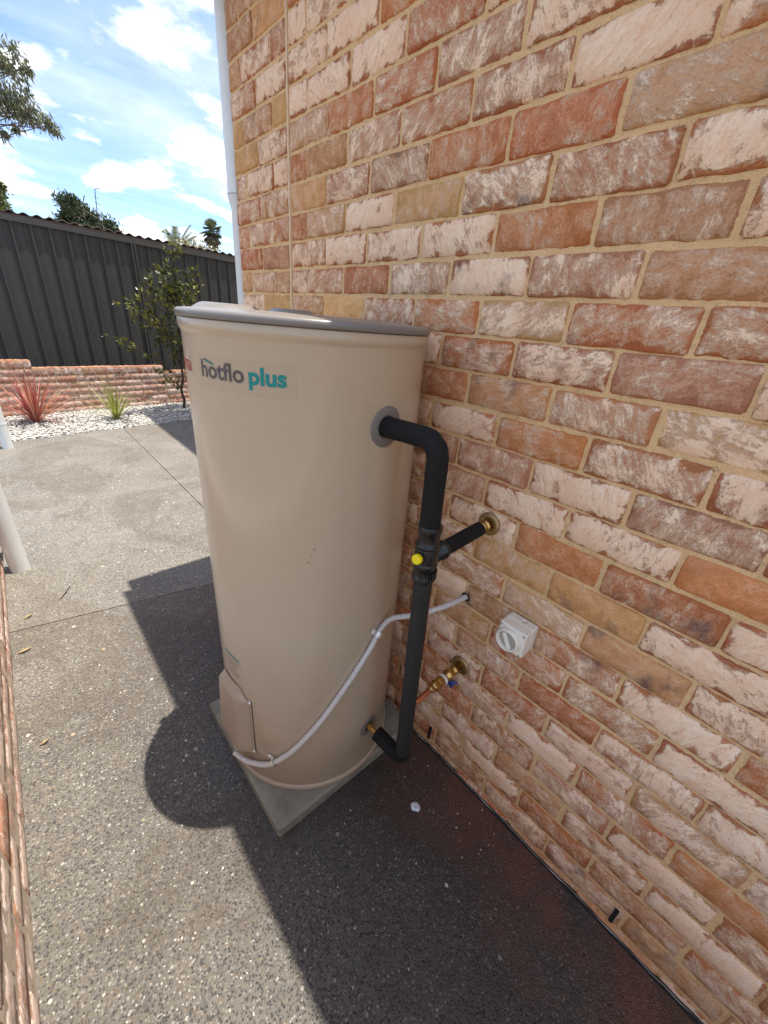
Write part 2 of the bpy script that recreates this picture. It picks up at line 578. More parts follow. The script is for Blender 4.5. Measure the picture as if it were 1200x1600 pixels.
def tank_material():
    m, nd, lk, b = newmat('beige_enamel')
    tc = N(nd, 'ShaderNodeTexCoord').outputs['Object']
    a = noi(nd, lk, tc, 3, 3, .5)
    c = mixc(nd, lk, a, (0.48, .375, .255), (0.515, .405, .28))
    dust = ramp(nd, lk, noi(nd, lk, tc, 40, 4, .6), [(.45, 0), (.8, .18)])
    c = mixc(nd, lk, dust, c, (0.54, .45, .35))
    # rain splash near the foot and tiny specks
    sp = N(nd, 'ShaderNodeSeparateXYZ')
    lk.new(tc, sp.inputs[0])
    low = ramp(nd, lk, sp.outputs['Z'], [(.05, 1), (.75, 0)])
    vo = setin(N(nd, 'ShaderNodeTexVoronoi'), Scale=70.0)
    lk.new(tc, vo.inputs['Vector'])
    so = N(nd, 'ShaderNodeSeparateColor')
    lk.new(vo.outputs['Color'], so.inputs[0])
    spk = math_(nd, lk, 'MULTIPLY', ramp(nd, lk, vo.outputs['Distance'], [(.10, 1), (.16, 0)]),
                math_(nd, lk, 'GREATER_THAN', so.outputs[0], .72))
    c = mixc(nd, lk, math_(nd, lk, 'MULTIPLY', spk, low), c, (0.78, .72, .63))
    c = mixc(nd, lk, math_(nd, lk, 'MULTIPLY', ramp(nd, lk, noi(nd, lk, tc, 14, 6, .65), [(.4, 0), (.7, .35)]), low), c, (0.44, .35, .26))
    # drip stain under the upper fitting
    sx = math_(nd, lk, 'ABSOLUTE', math_(nd, lk, 'ADD', sp.outputs['X'], math_(nd, lk, 'ADD', -0.075, math_(nd, lk, 'MULTIPLY', math_(nd, lk, 'SUBTRACT', a, .5), .03))))
    st = math_(nd, lk, 'MULTIPLY', ramp(nd, lk, sx, [(.0, 1), (.022, 0)]), math_(nd, lk, 'LESS_THAN', sp.outputs['Y'], 0.0))
    st = math_(nd, lk, 'MULTIPLY', st, ramp(nd, lk, math_(nd, lk, 'DIVIDE', sp.outputs['Z'], 2.0), [(.12, 0), (.45, .5), (.635, 1), (.64, 0)]))
    c = mixc(nd, lk, math_(nd, lk, 'MULTIPLY', st, .45), c, (0.44, .28, .15))
    lk.new(c, b.inputs['Base Color'])
    f = noi(nd, lk, tc, 5, 2, .5)
    lk.new(math_(nd, lk, 'ADD', math_(nd, lk, 'MULTIPLY', f, .08), .19), b.inputs['Roughness'])
    b.inputs['Specular IOR Level'].default_value = .5
    mp = N(nd, 'ShaderNodeMapping')
    mp.inputs['Scale'].default_value = (1, 1, .25)
    lk.new(tc, mp.inputs[0])
    bump(nd, lk, noi(nd, lk, mp.outputs[0], 6, 2, .5), .16, .01, b)
    return m


def leaf_material(name, c1, c2, c3, trans=.25, rough=.45):
    m, nd, lk, b = newmat(name)
    g = N(nd, 'ShaderNodeNewGeometry')
    r = N(nd, 'ShaderNodeValToRGB')
    el = r.color_ramp.elements
    el.new(.5)
    for e, (p, c) in zip(el, ((0, c1), (.55, c2), (1, c3))):
        e.position = p
        e.color = (*c, 1)
    lk.new(g.outputs['Random Per Island'], r.inputs[0])
    lk.new(r.outputs[0], b.inputs['Base Color'])
    b.inputs['Roughness'].default_value = rough
    tr = N(nd, 'ShaderNodeBsdfTranslucent')
    lk.new(mixc(nd, lk, 1.0, r.outputs[0], (1.25, 1.3, .7), 'MULTIPLY'), tr.inputs['Color'])
    ms = N(nd, 'ShaderNodeMixShader')
    ms.inputs[0].default_value = trans
    lk.new(b.outputs[0], ms.inputs[1])
    lk.new(tr.outputs[0], ms.inputs[2])
    lk.new(ms.outputs[0], nd['Material Output'].inputs['Surface'])
    return m


def island_material(name, stops, rough=.7):
    m, nd, lk, b = newmat(name)
    g = N(nd, 'ShaderNodeNewGeometry')
    r = N(nd, 'ShaderNodeValToRGB')
    el = r.color_ramp.elements
    while len(el) < len(stops):
        el.new(.5)
    for e, (p, c) in zip(el, stops):
        e.position = p
        e.color = (*c, 1)
    lk.new(g.outputs['Random Per Island'], r.inputs[0])
    lk.new(r.outputs[0], b.inputs['Base Color'])
    b.inputs['Roughness'].default_value = rough
    return m


M = {}
M['brick'] = brick_material('old_brick', (0.88, .54, .33), (0.98, .755, .53), (0.86, .52, .32), (0.88, .48, .28), (0.64, .32, .17))
M['brick_pale'] = brick_material('weathered_brick', (0.60, .44, .36), (0.78, .66, .58), (0.55, .42, .36), (0.56, .34, .26), (0.45, .28, .21))
M['mortar'] = mortar_material('sandy_mortar', (0.72, .455, .21), (0.88, .605, .32), (0.88, .66, .41))
M['mortar_old'] = mortar_material('grey_mortar', (0.44, .36, .285), (0.57, .48, .39), (0.66, .58, .48))
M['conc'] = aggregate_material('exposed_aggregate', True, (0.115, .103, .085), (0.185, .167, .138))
M['conc_far'] = aggregate_material('exposed_aggregate_far', False, (0.165, .153, .13), (0.235, .218, .187))  # paler base colour for the slabs beyond the cross joint
M['tank'] = tank_material()
M['lid'] = plain('grey_plastic_lid', (.20, .18, .16), .34, var=.03, scale=8)
M['ring'] = plain('beige_ring', (.44, .34, .24), .35, var=.06)
M['flange'] = plain('taupe_plastic', (.19, .165, .145), .45, var=.05)
M['lag'] = plain('black_foam_lagging', (.0105, .0105, .0105), .8, var=.3, scale=40, bmp=.35, bscale=260, spec=.25)
M['lag_worn'] = plain('scuffed_black_lagging', (.015, .0145, .0135), .7, var=.7, scale=22, bmp=.3, bscale=160)
M['valve'] = plain('black_valve_plastic', (.011, .0115, .012), .3, var=.1)
M['yellow'] = plain('yellow_cap', (.85, .68, .0), .4, var=.06, scale=60)
M['brass'] = plain('brass', (.62, .40, .13), .3, metal=1.0, var=.25, scale=70)
M['brass_dull'] = plain('dull_brass', (.40, .28, .12), .45, metal=.9, var=.3, scale=60)
M['copper'] = plain('copper', (.62, .26, .15), .35, metal=1.0, var=.25, scale=60)
M['zinc'] = plain('zinc_clip', (.80, .78, .68), .3, metal=.55, var=.2, scale=80)
M['conduit'] = plain('grey_conduit', (.62, .565, .50), .42, var=.07)
M['switch'] = plain('pale_grey_plastic', (.80, .73, .60), .38, var=.05, scale=40)
M['knobwell'] = plain('switch_recess', (.38, .37, .30), .4, var=.08)
M['blue'] = plain('blue_handle', (.03, .06, .22), .4)
M['tape'] = plain('thread_tape', (.75, .72, .68), .7)
M['red'] = plain('red_ink', (.42, .03, .03), .5)
M['inkgrey'] = plain('dark_grey_ink', (.095, .075, .07), .45, var=.05)
M['teal'] = plain('teal_ink', (.0, .22, .20), .45, var=.05)
M['slab'] = plain('cast_concrete_paver', (.24, .225, .17), .85, var=.75, scale=11, bmp=.4, bscale=150)
M['pvc'] = plain('white_pvc', (.75, .78, .77), .35, var=.06, scale=12)
M['fence'] = plain('charcoal_steel', (.048, .052, .052), .42, var=.10, scale=5)
M['fence_cap'] = plain('charcoal_steel_rail', (.07, .073, .073), .34, var=.10, scale=6)
M['shedroof'] = plain('weathered_corrugated_sheet', (.13, .095, .075), .9, var=.4, scale=6)
M['shedwall'] = plain('brown_shed_board', (.075, .05, .04), .85, var=.35, scale=8)
M['soil'] = plain('dry_soil', (.14, .105, .07), .95, var=.4, scale=3, bmp=.5, bscale=30)
M['membrane'] = plain('black_plastic_membrane', (.014, .010, .007), .8, var=.3, scale=40)
M['membrane_edge'] = plain('pale_silicone_edge', (.55, .52, .45), .45, var=.3, scale=60)
M['seal'] = plain('cream_sealant', (.76, .58, .39), .8, var=.15, scale=30, bmp=.4, bscale=120)
M['metalwhite'] = plain('offwhite_gutter', (.62, .60, .55), .4)
M['tile'] = plain('grey_roof_tile', (.16, .14, .13), .8, var=.3, scale=9)
M['dark'] = plain('dark_void', (.01, .009, .008), .9)
M['bark'] = plain('grey_bark', (.10, .075, .055), .9, var=.4, scale=30, bmp=.5, bscale=90)
M['darkbark'] = plain('dark_twig_bark', (.05, .035, .028), .85, var=.4, scale=50)
M['gum'] = leaf_material('gum_leaf', (.085, .10, .065), (.15, .165, .10), (.26, .25, .16), .25)
M['shrub'] = leaf_material('glossy_shrub_leaf', (.025, .036, .014), (.075, .09, .022), (.24, .22, .05), .3, .34)
M['conifer'] = leaf_material('conifer_spray', (.018, .035, .016), (.035, .06, .022), (.085, .10, .035), .12, .6)
M['bushleaf'] = leaf_material('yellow_green_leaf', (.05, .075, .015), (.09, .12, .025), (.16, .17, .05), .3)
M['palm'] = leaf_material('palm_leaf', (.06, .085, .05), (.12, .14, .08), (.24, .25, .17), .2)
M['palmdead'] = leaf_material('dry_palm_leaf', (.12, .10, .06), (.17, .145, .10), (.26, .23, .17), .1)
M['flower'] = leaf_material('pale_blossom', (.40, .38, .30), (.55, .52, .44), (.70, .66, .58), .2)
M['redstrap'] = leaf_material('red_strap_leaf', (.20, .04, .045), (.46, .13, .12), (.66, .40, .28), .25)
M['greenstrap'] = leaf_material('yellow_striped_strap_leaf', (.13, .16, .03), (.32, .33, .09), (.55, .50, .24), .25)
M['dryleaf'] = plain('dry_leaf', (.30, .22, .11), .8, var=.3, scale=60)
M['pebble'] = island_material('white_pebble', [(0, (.22, .21, .19)), (.4, (.42, .40, .36)), (1, (.62, .59, .54))])
M['chip'] = island_material('loose_chip', [(0, (.20, .19, .17)), (.45, (.42, .39, .33)), (.7, (.62, .59, .53)), (.9, (.45, .28, .15)), (1, (.72, .70, .66))])
M['scrap'] = plain('clear_plastic_scrap', (.62, .64, .68), .3, var=.15, scale=60)

# clear sticker film
m_, nd_, lk_, b_ = newmat('clear_film')
b_.inputs['Base Color'].default_value = (.62, .52, .41, 1)
b_.inputs['Roughness'].default_value = .22
b_.inputs['Alpha'].default_value = .10
M['film'] = m_

# ------------------------------------------------------------------ ground, path, gravel bed
g = MB().box((-300, -300, -.5), (300, 300, -.06)).build('ground', M['soil'])
struct(g)

Z0 = 0.0


def line_mid(x):      # cross joint of the path
    return 0.457 - 0.171 * x


def line_grav(x):     # edge of the gravel bed
    return 4.43 + 0.15 * x


def low_wall_y(x):
    return 5.70 + 0.14 * x


path = bpy.data.objects.new('concrete_path', None)
COL.objects.link(path)
struct(path)
GAP = .003


def slab(poly, mat):
    mb = MB().prism(poly, -.1, 0.0)
    return mb.build('path_slab', mat, path)


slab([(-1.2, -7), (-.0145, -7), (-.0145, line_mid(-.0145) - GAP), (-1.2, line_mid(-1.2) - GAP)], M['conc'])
slab([(-1.2, line_mid(-1.2) + GAP), (.04 - GAP, line_mid(.04) + GAP), (.04 - GAP, line_grav(.04)), (-1.2, line_grav(-1.2))], M['conc_far'])
slab([(-5, line_mid(-1.2) + GAP + .9), (-1.204, line_mid(-1.2) + GAP + .9), (-1.204, line_grav(-1.204)), (-5, line_grav(-5))], M['conc_far'])
slab([(.04 + GAP, .62), (2.6, .62), (2.6, line_grav(2.6)), (.04 + GAP, line_grav(.04))], M['conc_far'])

gb = MB()
xs = np.linspace(-4, 4, 17)
for a, b2 in zip(xs[:-1], xs[1:]):
    gb.add([(a, line_grav(a), -.02), (b2, line_grav(b2), -.02), (b2, low_wall_y(b2) + .1, -.02), (a, low_wall_y(a) + .1, -.02)], [(0, 1, 2, 3)])
gravel_base = struct(gb.build('gravel_bed', plain('gravel_dust', (.17, .155, .13), .95, var=.3, scale=40)))

ICO = None


def ico_template():
    t = (1 + 5 ** .5) / 2
    v = np.array([(-1, t, 0), (1, t, 0), (-1, -t, 0), (1, -t, 0), (0, -1, t), (0, 1, t), (0, -1, -t), (0, 1, -t), (t, 0, -1), (t, 0, 1), (-t, 0, -1), (-t, 0, 1)], float)
    v /= np.linalg.norm(v[0])
    f = np.array([(0, 11, 5), (0, 5, 1), (0, 1, 7), (0, 7, 10), (0, 10, 11), (1, 5, 9), (5, 11, 4), (11, 10, 2), (10, 7, 6), (7, 1, 8), (3, 9, 4), (3, 4, 2), (3, 2, 6), (3, 6, 8), (3, 8, 9), (4, 9, 5), (2, 4, 11), (6, 2, 10), (8, 6, 7), (9, 8, 1)])
    return v, f


def np_mesh(name, V, F, mat, parent=None, smooth=False):
    me = bpy.data.meshes.new(name)
    k = F.shape[1]
    me.vertices.add(len(V))
    me.vertices.foreach_set('co', np.ascontiguousarray(V, dtype=np.float32).ravel())
    me.loops.add(F.size)
    me.loops.foreach_set('vertex_index', np.ascontiguousarray(F, dtype=np.int32).ravel())
    me.polygons.add(len(F))
    me.polygons.foreach_set('loop_start', np.arange(0, F.size, k, dtype=np.int32))
    me.polygons.foreach_set('use_smooth', np.full(len(F), smooth))
    me.update(calc_edges=True)
    me.validate()
    return link(name, me, mat, parent)


def stones(name, P, S, mat, smooth=True, flat=.6):
    v, f = ico_template()
    n = len(P)
    sc = S[:, None] * np.stack([rng.uniform(.7, 1.3, n), rng.uniform(.7, 1.3, n), rng.uniform(flat * .7, flat * 1.2, n)], 1)
    jit = 1 + rng.uniform(-.22, .22, (n, 12, 1))
    an = rng.uniform(0, 2 * np.pi, n)
    W = v[None] * jit * sc[:, None]
    c, s = np.cos(an)[:, None], np.sin(an)[:, None]
    X = W[..., 0] * c - W[..., 1] * s
    Y = W[..., 0] * s + W[..., 1] * c
    W = np.stack([X, Y, W[..., 2]], -1) + P[:, None]
    F = f[None] + (np.arange(n) * 12)[:, None, None]
    o = np_mesh(name, W.reshape(-1, 3), F.reshape(-1, 3), mat, smooth=smooth)
    o['kind'] = 'stuff'
    return o


n = 15000
px = rng.uniform(-1.9, 2.4, n)
t = rng.uniform(0, 1, n)
py = (4.43 + .15 * px) + .012 + t * ((5.70 + .14 * px) - (4.43 + .15 * px) - .03)
stones('white_pebbles', np.stack([px, py, rng.uniform(-.014, .008, n)], 1), rng.uniform(.009, .019, n), M['pebble'])

# loose pale chips standing proud of the path
n = 260
P = np.stack([rng.uniform(-1.17, -.03, n), rng.uniform(-1.4, .35, n), np.full(n, .0005)], 1)
ok = ~((P[:, 0] > -.66) & (P[:, 1] > -.98) & (P[:, 1] < -.28))
P = P[ok]
stones('loose_stone_chips', P, rng.uniform(.0018, .0042, len(P)) * np.where(rng.uniform(0, 1, len(P)) > .94, 1.6, 1), M['chip'], flat=.45)

# ------------------------------------------------------------------ bricks
BL, BH, BD = 0.2205, 0.0772, 0.105
Z_A = 1.4871            # height of a bed joint read off the photograph
PITCH = 0.086


def brick_mesh(L, H, seed, relief=1.0, nx=13, nz=6, mat='brick'):
    """one worn brick: front face to -x, uneven arrises; origin at the front-face centre"""
    r = random.Random(seed)
    ns = Vector((r.uniform(0, 99), r.uniform(0, 99), r.uniform(0, 99)))
    V, F = [], []
    ys = [-.5 + i / (nx - 1) for i in range(nx)]
    zs = [-.5 + i / (nz - 1) for i in range(nz)]
    ys[1] = -.5 + .0038 / L; ys[-2] = .5 - .0038 / L
    zs[1] = -.5 + .0038 / H; zs[-2] = .5 - .0038 / H
    tilt = r.uniform(-.0015, .0015), r.uniform(-.001, .001)
    for k in range(2):           # front rim then slightly behind: rounded edge
        pass
    for j, zz in enumerate(zs):
        for i, yy in enumerate(ys):
            y, z = yy * L, zz * H
            bx = min(i, nx - 1 - i)
            bz = min(j, nz - 1 - j)
            x = tilt[0] * yy * 2 + tilt[1] * zz * 2
            q = ns + Vector((y * 22, z * 22, 0))
            x += (noise.noise(q) * .0016 + noise.noise(q * 3.1) * .0009) * relief
            if bx == 0 or bz == 0:
                x += .0048
                wob = noise.noise(ns + Vector((y * 40, z * 40, 7))) * .0026 + noise.noise(ns + Vector((y * 110, z * 110, 3))) * .0012
                if bx == 0:
                    y += (wob - .0008) * (1 if yy < 0 else -1) * relief
                if bz == 0:
                    z += (wob - .0004) * (1 if zz < 0 else -1) * relief
                if bx == 0 and bz == 0:
                    c = r.uniform(.0025, .007)
                    y -= math.copysign(c, yy); z -= math.copysign(c * .6, zz); x += .002
            elif bx == 1 or bz == 1:
                x += .0008
            V.append((x, y, z))
    for j in range(nz - 1):
        for i in range(nx - 1):
            a = j * nx + i
            F.append((a, a + nx, a + nx + 1, a + 1))
    rim = [i for i in range(nx)] + [j * nx + nx - 1 for j in range(1, nz)] + [(nz - 1) * nx + i for i in range(nx - 2, -1, -1)] + [j * nx for j in range(nz - 2, 0, -1)]
    o = len(V)
    for i in rim:
        V.append((BD, V[i][1], V[i][2]))
    m = len(rim)
    for k in range(m):
        k2 = (k + 1) % m
        F.append((rim[k], rim[k2], o + k2, o + k))
    F.append(tuple(range(o, o + m)))
    me = bpy.data.meshes.new('brick')
    me.from_pydata(V, [], F)
    sm = [True] * ((nx - 1) * (nz - 1)) + [False] * (m + 1)
    me.polygons.foreach_set('use_smooth', sm)
    me.materials.append(M[mat])
    me.update()
    return me


MESH_S = [brick_mesh(BL, BH, 100 + i) for i in range(26)]
MESH_L = [brick_mesh(BL, BH, 700 + i, .5, mat='brick_pale') for i in range(10)]
MESH_LH = [brick_mesh(.102, BH, 720 + i, .5, nx=8, mat='brick_pale') for i in range(4)]
MESH_H = [brick_mesh(.102, BH, 300 + i, nx=8) for i in range(10)]
KIND = {  # body colour, whitewash cover
    'W': ((.54, .18, .065), .75), 'P': ((.57, .205, .08), .57), 'R': ((.60, .185, .055), .41), 'O': ((.70, .27, .07), .30),
    'T': ((.78, .43, .14), .30), 'B': ((.60, .285, .11), .41), 'M': ((.58, .25, .12), .50), 'D': ((.48, .215, .115), .46),
    'G': ((.68, .39, .17), .54)}
ROWS = {  # bricks right of the sealed joint, nearest the joint first
    -11: 'RPRWPMWW', -10: 'WPBRWPWW', -9: 'PWRWPRWP', -8: 'WWWRPWMW', -7: 'GRRMWPWW', -6: 'RBMPPWPR', -5: 'TPDRRGWP', -4: 'RGWTPPWW',
    -3: 'PWWWOBWP', -2: 'MPRGWMBR', -1: 'BTPRGRRP', 0: 'WPBWRPDWP', 1: 'PWBRBPGW', 2: 'RPWBWOPW', 3: 'PRWDMWDP',
    4: 'WPRPMWWOR', 5: 'RBPBPORW', 6: 'PRBWPTTWP', 7: 'RPWRPGTWW', 8: 'WRPRWBPWR', 9: 'PRWRBRPWP', 10: 'RPWBPMRPW',
    11: 'WRPRPRWGP', 12: 'RBPWRPWRO', 13: 'PRWGRPMWP', 14: 'BRPRWPBPW', 15: 'RPBRGWRBP', 16: 'BRPGRBPMB', 17: 'RBRPBRBB'}


def put_brick(parent, mesh, x, y, z, kind, r, rot=(0, 0, 0), tone=1.0, name='brick'):
    o = bpy.data.objects.new(name, mesh)
    COL.objects.link(o)
    o.location = (x, y, z)
    o.rotation_euler = rot
    o.parent = parent
    o.matrix_parent_inverse = parent_inv(parent)
    col, cov = KIND[kind]
    k = r.uniform(.82, 1.15) * tone
    m_ = .0 if tone > .95 else .5        # old, sooted bricks are greyer
    col = [c * (1 - m_) + q * m_ for c, q in zip(col, (.36, .24, .185))]
    o.color = (col[0] * k, col[1] * k * r.uniform(.92, 1.1), col[2] * k * r.uniform(.9, 1.12), max(0, min(1, cov + r.uniform(-.08, .08))))
    return o


house = thing('house', (0, .447, 0), 'brick house wall of whitewashed recycled red bricks standing behind the water heater', 'house')
Y_END, Y_BACK, Z_TOP = .447, -6.0, 2.62


def mortar_sheet(name, parent, x, y0, y1, z0, z1, step, seed, sign=-1, mat='mortar'):
    ny, nz = int((y1 - y0) / step) + 1, int((z1 - z0) / step) + 1
    Y, Z = np.meshgrid(np.linspace(y0, y1, ny), np.linspace(z0, z1, nz))
    X = np.empty(Y.size)
    for i, (yy, zz) in enumerate(zip(Y.ravel(), Z.ravel())):
        p = Vector((yy * 14, zz * 14, seed))
        X[i] = noise.noise(p) * .0010 + noise.noise(p * 3.3) * .0014 + noise.noise(p * 9) * .0015 + noise.noise(p * 21) * .0009
    V = np.stack([x + X, Y.ravel(), Z.ravel()], 1)
    a = (np.arange(nz - 1)[:, None] * ny + np.arange(ny - 1)[None]).ravel()
    F = np.stack([a, a + ny, a + ny + 1, a + 1], 1) if sign < 0 else np.stack([a, a + 1, a + ny + 1, a + ny], 1)
    return np_mesh(name, V, F, M[mat], parent, smooth=True)


# the mortar body of the long wall, its visible field finely modelled
wall = mortar_sheet('wall', house, .0034, -2.35, Y_END - .004, -.02, Z_TOP, .0056, 3.3)
core = MB().box((.03, Y_BACK, -.3), (.20, Y_END - .01, Z_TOP))
core.box((.016, Y_BACK, -.3), (.0299, -2.351, Z_TOP))
core.box((.201, .25, -.3), (6.0, Y_END - .008, Z_TOP))
core.build('wall_core', M['mortar'], house)
rb = random.Random(11)
rest = []
for k in range(-13, 18):
    zc = Z_A - PITCH * (k + .5)
    row = ROWS.get(k)
    # right of the joint
    edges = [0.0]
    y = -.115 if k % 2 == 0 else -.23
    while y > -2.4:
        edges.append(y + rb.uniform(-.005, .005))
        y -= .23
    for i, (a, b2) in enumerate(zip(edges[:-1], edges[1:])):
        short = (a - b2) < .16
        kind = row[i] if row and i < len(row) else rb.choice('WWPPPRRBMTG')
        me = rb.choice(MESH_H if short else MESH_S)
        yc = (a + b2) / 2 - (.006 if i == 0 else 0)
        xo = rb.uniform(-.0035, .0)
        o = put_brick(wall, me, xo, yc, zc + rb.uniform(-.002, .002), kind, rb, (rb.uniform(-.008, .008), 0, rb.uniform(-.006, .006) + (math.pi if False else 0)))
        s = (a - b2 - .0098) / (.102 if short else BL)
        o.scale = (1, s * rb.uniform(.985, 1.01), rb.uniform(.97, 1.03))
    # left of the joint, to the corner
    if k % 2 == 0:
        seg = [(.447, .340), (.340, .112), (.112, .0)]
    else:
        seg = [(.447, .228), (.228, .0)]
    for i, (a, b2) in enumerate(seg):
        short = (a - b2) < .16
        kind = rb.choice('WPPRBBTGM')
        me = rb.choice(MESH_H if short else MESH_S)
        yc = (a + b2) / 2 + (.004 if i == len(seg) - 1 else 0) + (.003 if i == 0 else 0)
        o = put_brick(wall, me, rb.uniform(-.0035, 0), yc, zc + rb.uniform(-.002, .002), kind, rb, (rb.uniform(-.008, .008), 0, 0))
        o.scale = (1, (a - b2 - .009) / (.102 if short else BL), rb.uniform(.97, 1.02))
# sealed movement joint
sj = MB()
pts = [(.0012 + .0010 * noise.noise(Vector((z * 9, 1, 2))), -.0005 + .0022 * noise.noise(Vector((z * 13, 5, 2))), z) for z in np.arange(0.0, Z_TOP, .012)]
sj.tube(pts, [0.0046 + .0018 * noise.noise(Vector((p[2] * 21, 2, 8))) for p in pts], 8, caps=False)
sj.build('sealant_joint', M['seal'], house)
# open weep slots in the second course
for yw in (-1.704, -1.008):
    MB().box((-.0065, yw - .005, .032), (.02, yw + .005, .094)).build('weep_hole', M['dark'], house)
# membrane turned up along the foot of the wall
mm = MB()
ys = np.arange(-3.4, .44, .012)
V, F = [], []
for i, y in enumerate(ys):
    w = noise.noise(Vector((y * 9, 0, 4))) * .004 + noise.noise(Vector((y * 31, 0, 1))) * .003
    V += [(-.0145 + w * .2, y, -.04), (-.0125 + w * .5, y, -.004 + w * .2), (-.0070 + w * .5, y, -.001 + w * .7), (-.002, y, .004 + w * 1.2)]
for i in range(len(ys) - 1):
    for j in range(3):
        a = i * 4 + j
        F.append((a, a + 1, a + 5, a + 4))
mm.add(V, F, True)
mm.build('damp_membrane', M['membrane'], house)
me_ = MB()
for i in range(len(ys) - 1):
    w0, w1 = [max(.0002, .0012 + .0034 * noise.noise(Vector((y * 19, 0, 0)))) for y in (ys[i], ys[i + 1])]
    p0, p1 = Vector(V[i * 4 + 2]).lerp(Vector(V[i * 4 + 3]), .4), Vector(V[(i + 1) * 4 + 2]).lerp(Vector(V[(i + 1) * 4 + 3]), .4)
    u = Vector((-.55, 0, -.35))
    n_ = Vector((-.0008, 0, .0012))
    me_.add([p0 + n_, p0 + n_ + u * w0, p1 + n_ + u * w1, p1 + n_], [(0, 1, 2, 3)])
me_.build('membrane_edge', M['membrane_edge'], house)
# eave, gutter, roof
EX = -.715 + .185 * 2.72
MB().box((EX + .10, Y_BACK, 2.62), (.03, .60, 2.64)).build('soffit', M['metalwhite'], house)
MB().box((EX + .085, Y_BACK, 2.60), (EX + .10, .60, 2.76)).build('fascia', M['metalwhite'], house)
gut = MB()
prof = [(EX + .083, 2.72), (EX + .083, 2.61), (EX + .012, 2.61), (EX + .0, 2.63), (EX, 2.72), (EX + .008, 2.72), (EX + .008, 2.63), (EX + .02, 2.618), (EX + .075, 2.618), (EX + .075, 2.72)]
V = [(x, Y_BACK, z) for x, z in prof] + [(x, .515, z) for x, z in prof]
k = len(prof)
gut.add(V, [(i, (i + 1) % k, k + (i + 1) % k, k + i) for i in range(k)] + [tuple(range(k))[::-1], tuple(range(k, 2 * k))])
gut.build('gutter', M['metalwhite'], house)
rf = MB()
rf.add([(EX + .05, Y_BACK, 2.765), (6, Y_BACK, 4.4), (6, .607, 4.4), (EX + .05, .607, 2.765), (EX + .05, Y_BACK, 2.745), (6, Y_BACK, 4.35), (6, .607, 4.35), (EX + .05, .607, 2.745)],
       [(0, 1, 2, 3), (7, 6, 5, 4), (0, 3, 7, 4), (3, 2, 6, 7), (1, 0, 4, 5), (2, 1, 5, 6)])
rf.build('roof', M['tile'], house)
MB().add([(.2, .44, 2.62), (6, .44, 2.62), (6, .44, 4.34), (.2, .44, 2.80)], [(0, 1, 2, 3)]).add([(.2, .25, 2.62), (6, .25, 2.62), (6, .25, 4.34), (.2, .25, 2.80)], [(3, 2, 1, 0)]).build('gable', M['mortar'], house)
# taller rear wing, out of sight round the corner: only its shadow reaches the path
wg = MB().box((2.05, 1.2, 0), (6, 4.75, 5.4))
wg.build('rear_wing', M['mortar'], house)
MB().box((.45 + .185 * 5.5, 1.1, 5.4), (6, 4.85, 5.56)).build('rear_roof', M['tile'], house)

# downpipe hard against the far corner, with a socket
dp = MB()
cx, cy = .0375, .447 + .052
dp.tube([(cx - .001, cy, 1.955), (cx - .001, cy, 1.975), (cx - .001, cy, 2.62)], [.049, .0475, .0475], 28)
dp.tube([(cx + .003, cy, -.05), (cx + .003, cy, 1.905), (cx + .001, cy, 1.925), (cx - .001, cy, 1.955)], [.0405, .0405, .044, .0492], 28)
o = dp.build('downpipe', M['pvc'])
tag(o, 'white downpipe running up the far corner of the brick house wall', 'downpipe')

# ------------------------------------------------------------------ facing wall on the left
lw = thing('cut_house_wall', (-1.2, 1.0, 0), 'sunlit pale brick house wall along the left edge, cut low for skylight, ending at a white pipe', 'wall')
LWX, LWH = -1.2, 0.70  # house wall cut low so skylight reaches the shaded wall opposite
lwall = mortar_sheet('wall', lw, LWX - .0002, -1.6, 1.33, -.02, .62, .012, 8.8, 1, 'mortar_old')
lc = MB().box((LWX - .24, -6.5, -.3), (LWX - .012, 1.32, LWH))
lc.box((LWX - .0119, -6.5, .621), (LWX - .004, 1.32, LWH))
lc.box((LWX - .0119, -6.5, -.05), (LWX - .004, -1.61, .62))
lc.build('wall_core', M['mortar_old'], lw)
restv, restf = [], []
rl = random.Random(5)
for k in range(0, 8):
    zc = .028 + .086 * k
    off = 0 if k % 2 else .115
    y = 1.33 - off
    first = True
    ylow = -1.62 if k < 7 else -4.0
    if off:
        segs = [(1.33, 1.215)]
    else:
        segs = []
    while y > ylow:
        segs.append((y, y - .23))
        y -= .23
    for a, b2 in segs:
        short = a - b2 < .16
        me = rl.choice(MESH_LH if short else MESH_L)
        s = (a - b2 - .0125) / (.102 if short else BL)
        kind = rl.choice('PPWPMPWR')
        if k < 6:
            o = put_brick(lwall, me, LWX + rl.uniform(0, .003), (a + b2) / 2, zc, kind, rl, (0, 0, math.pi), .9)
            o.scale = (1, s, 1)
        else:
            ob = len(restv)
            y0, y1 = b2 + .006, a - .006
            z0, z1 = zc - .037, zc + .037
            x = LWX + .002
            restv += [(x - .03, y0, z0), (x, y0, z0), (x, y1, z0), (x - .03, y1, z0), (x - .03, y0, z1), (x, y0, z1), (x, y1, z1), (x - .03, y1, z1)]
            restf += [tuple(i + ob for i in f) for f in [(0, 3, 2, 1), (4, 5, 6, 7), (0, 1, 5, 4), (1, 2, 6, 5), (2, 3, 7, 6)]]
rm = MB().add(restv, restf)
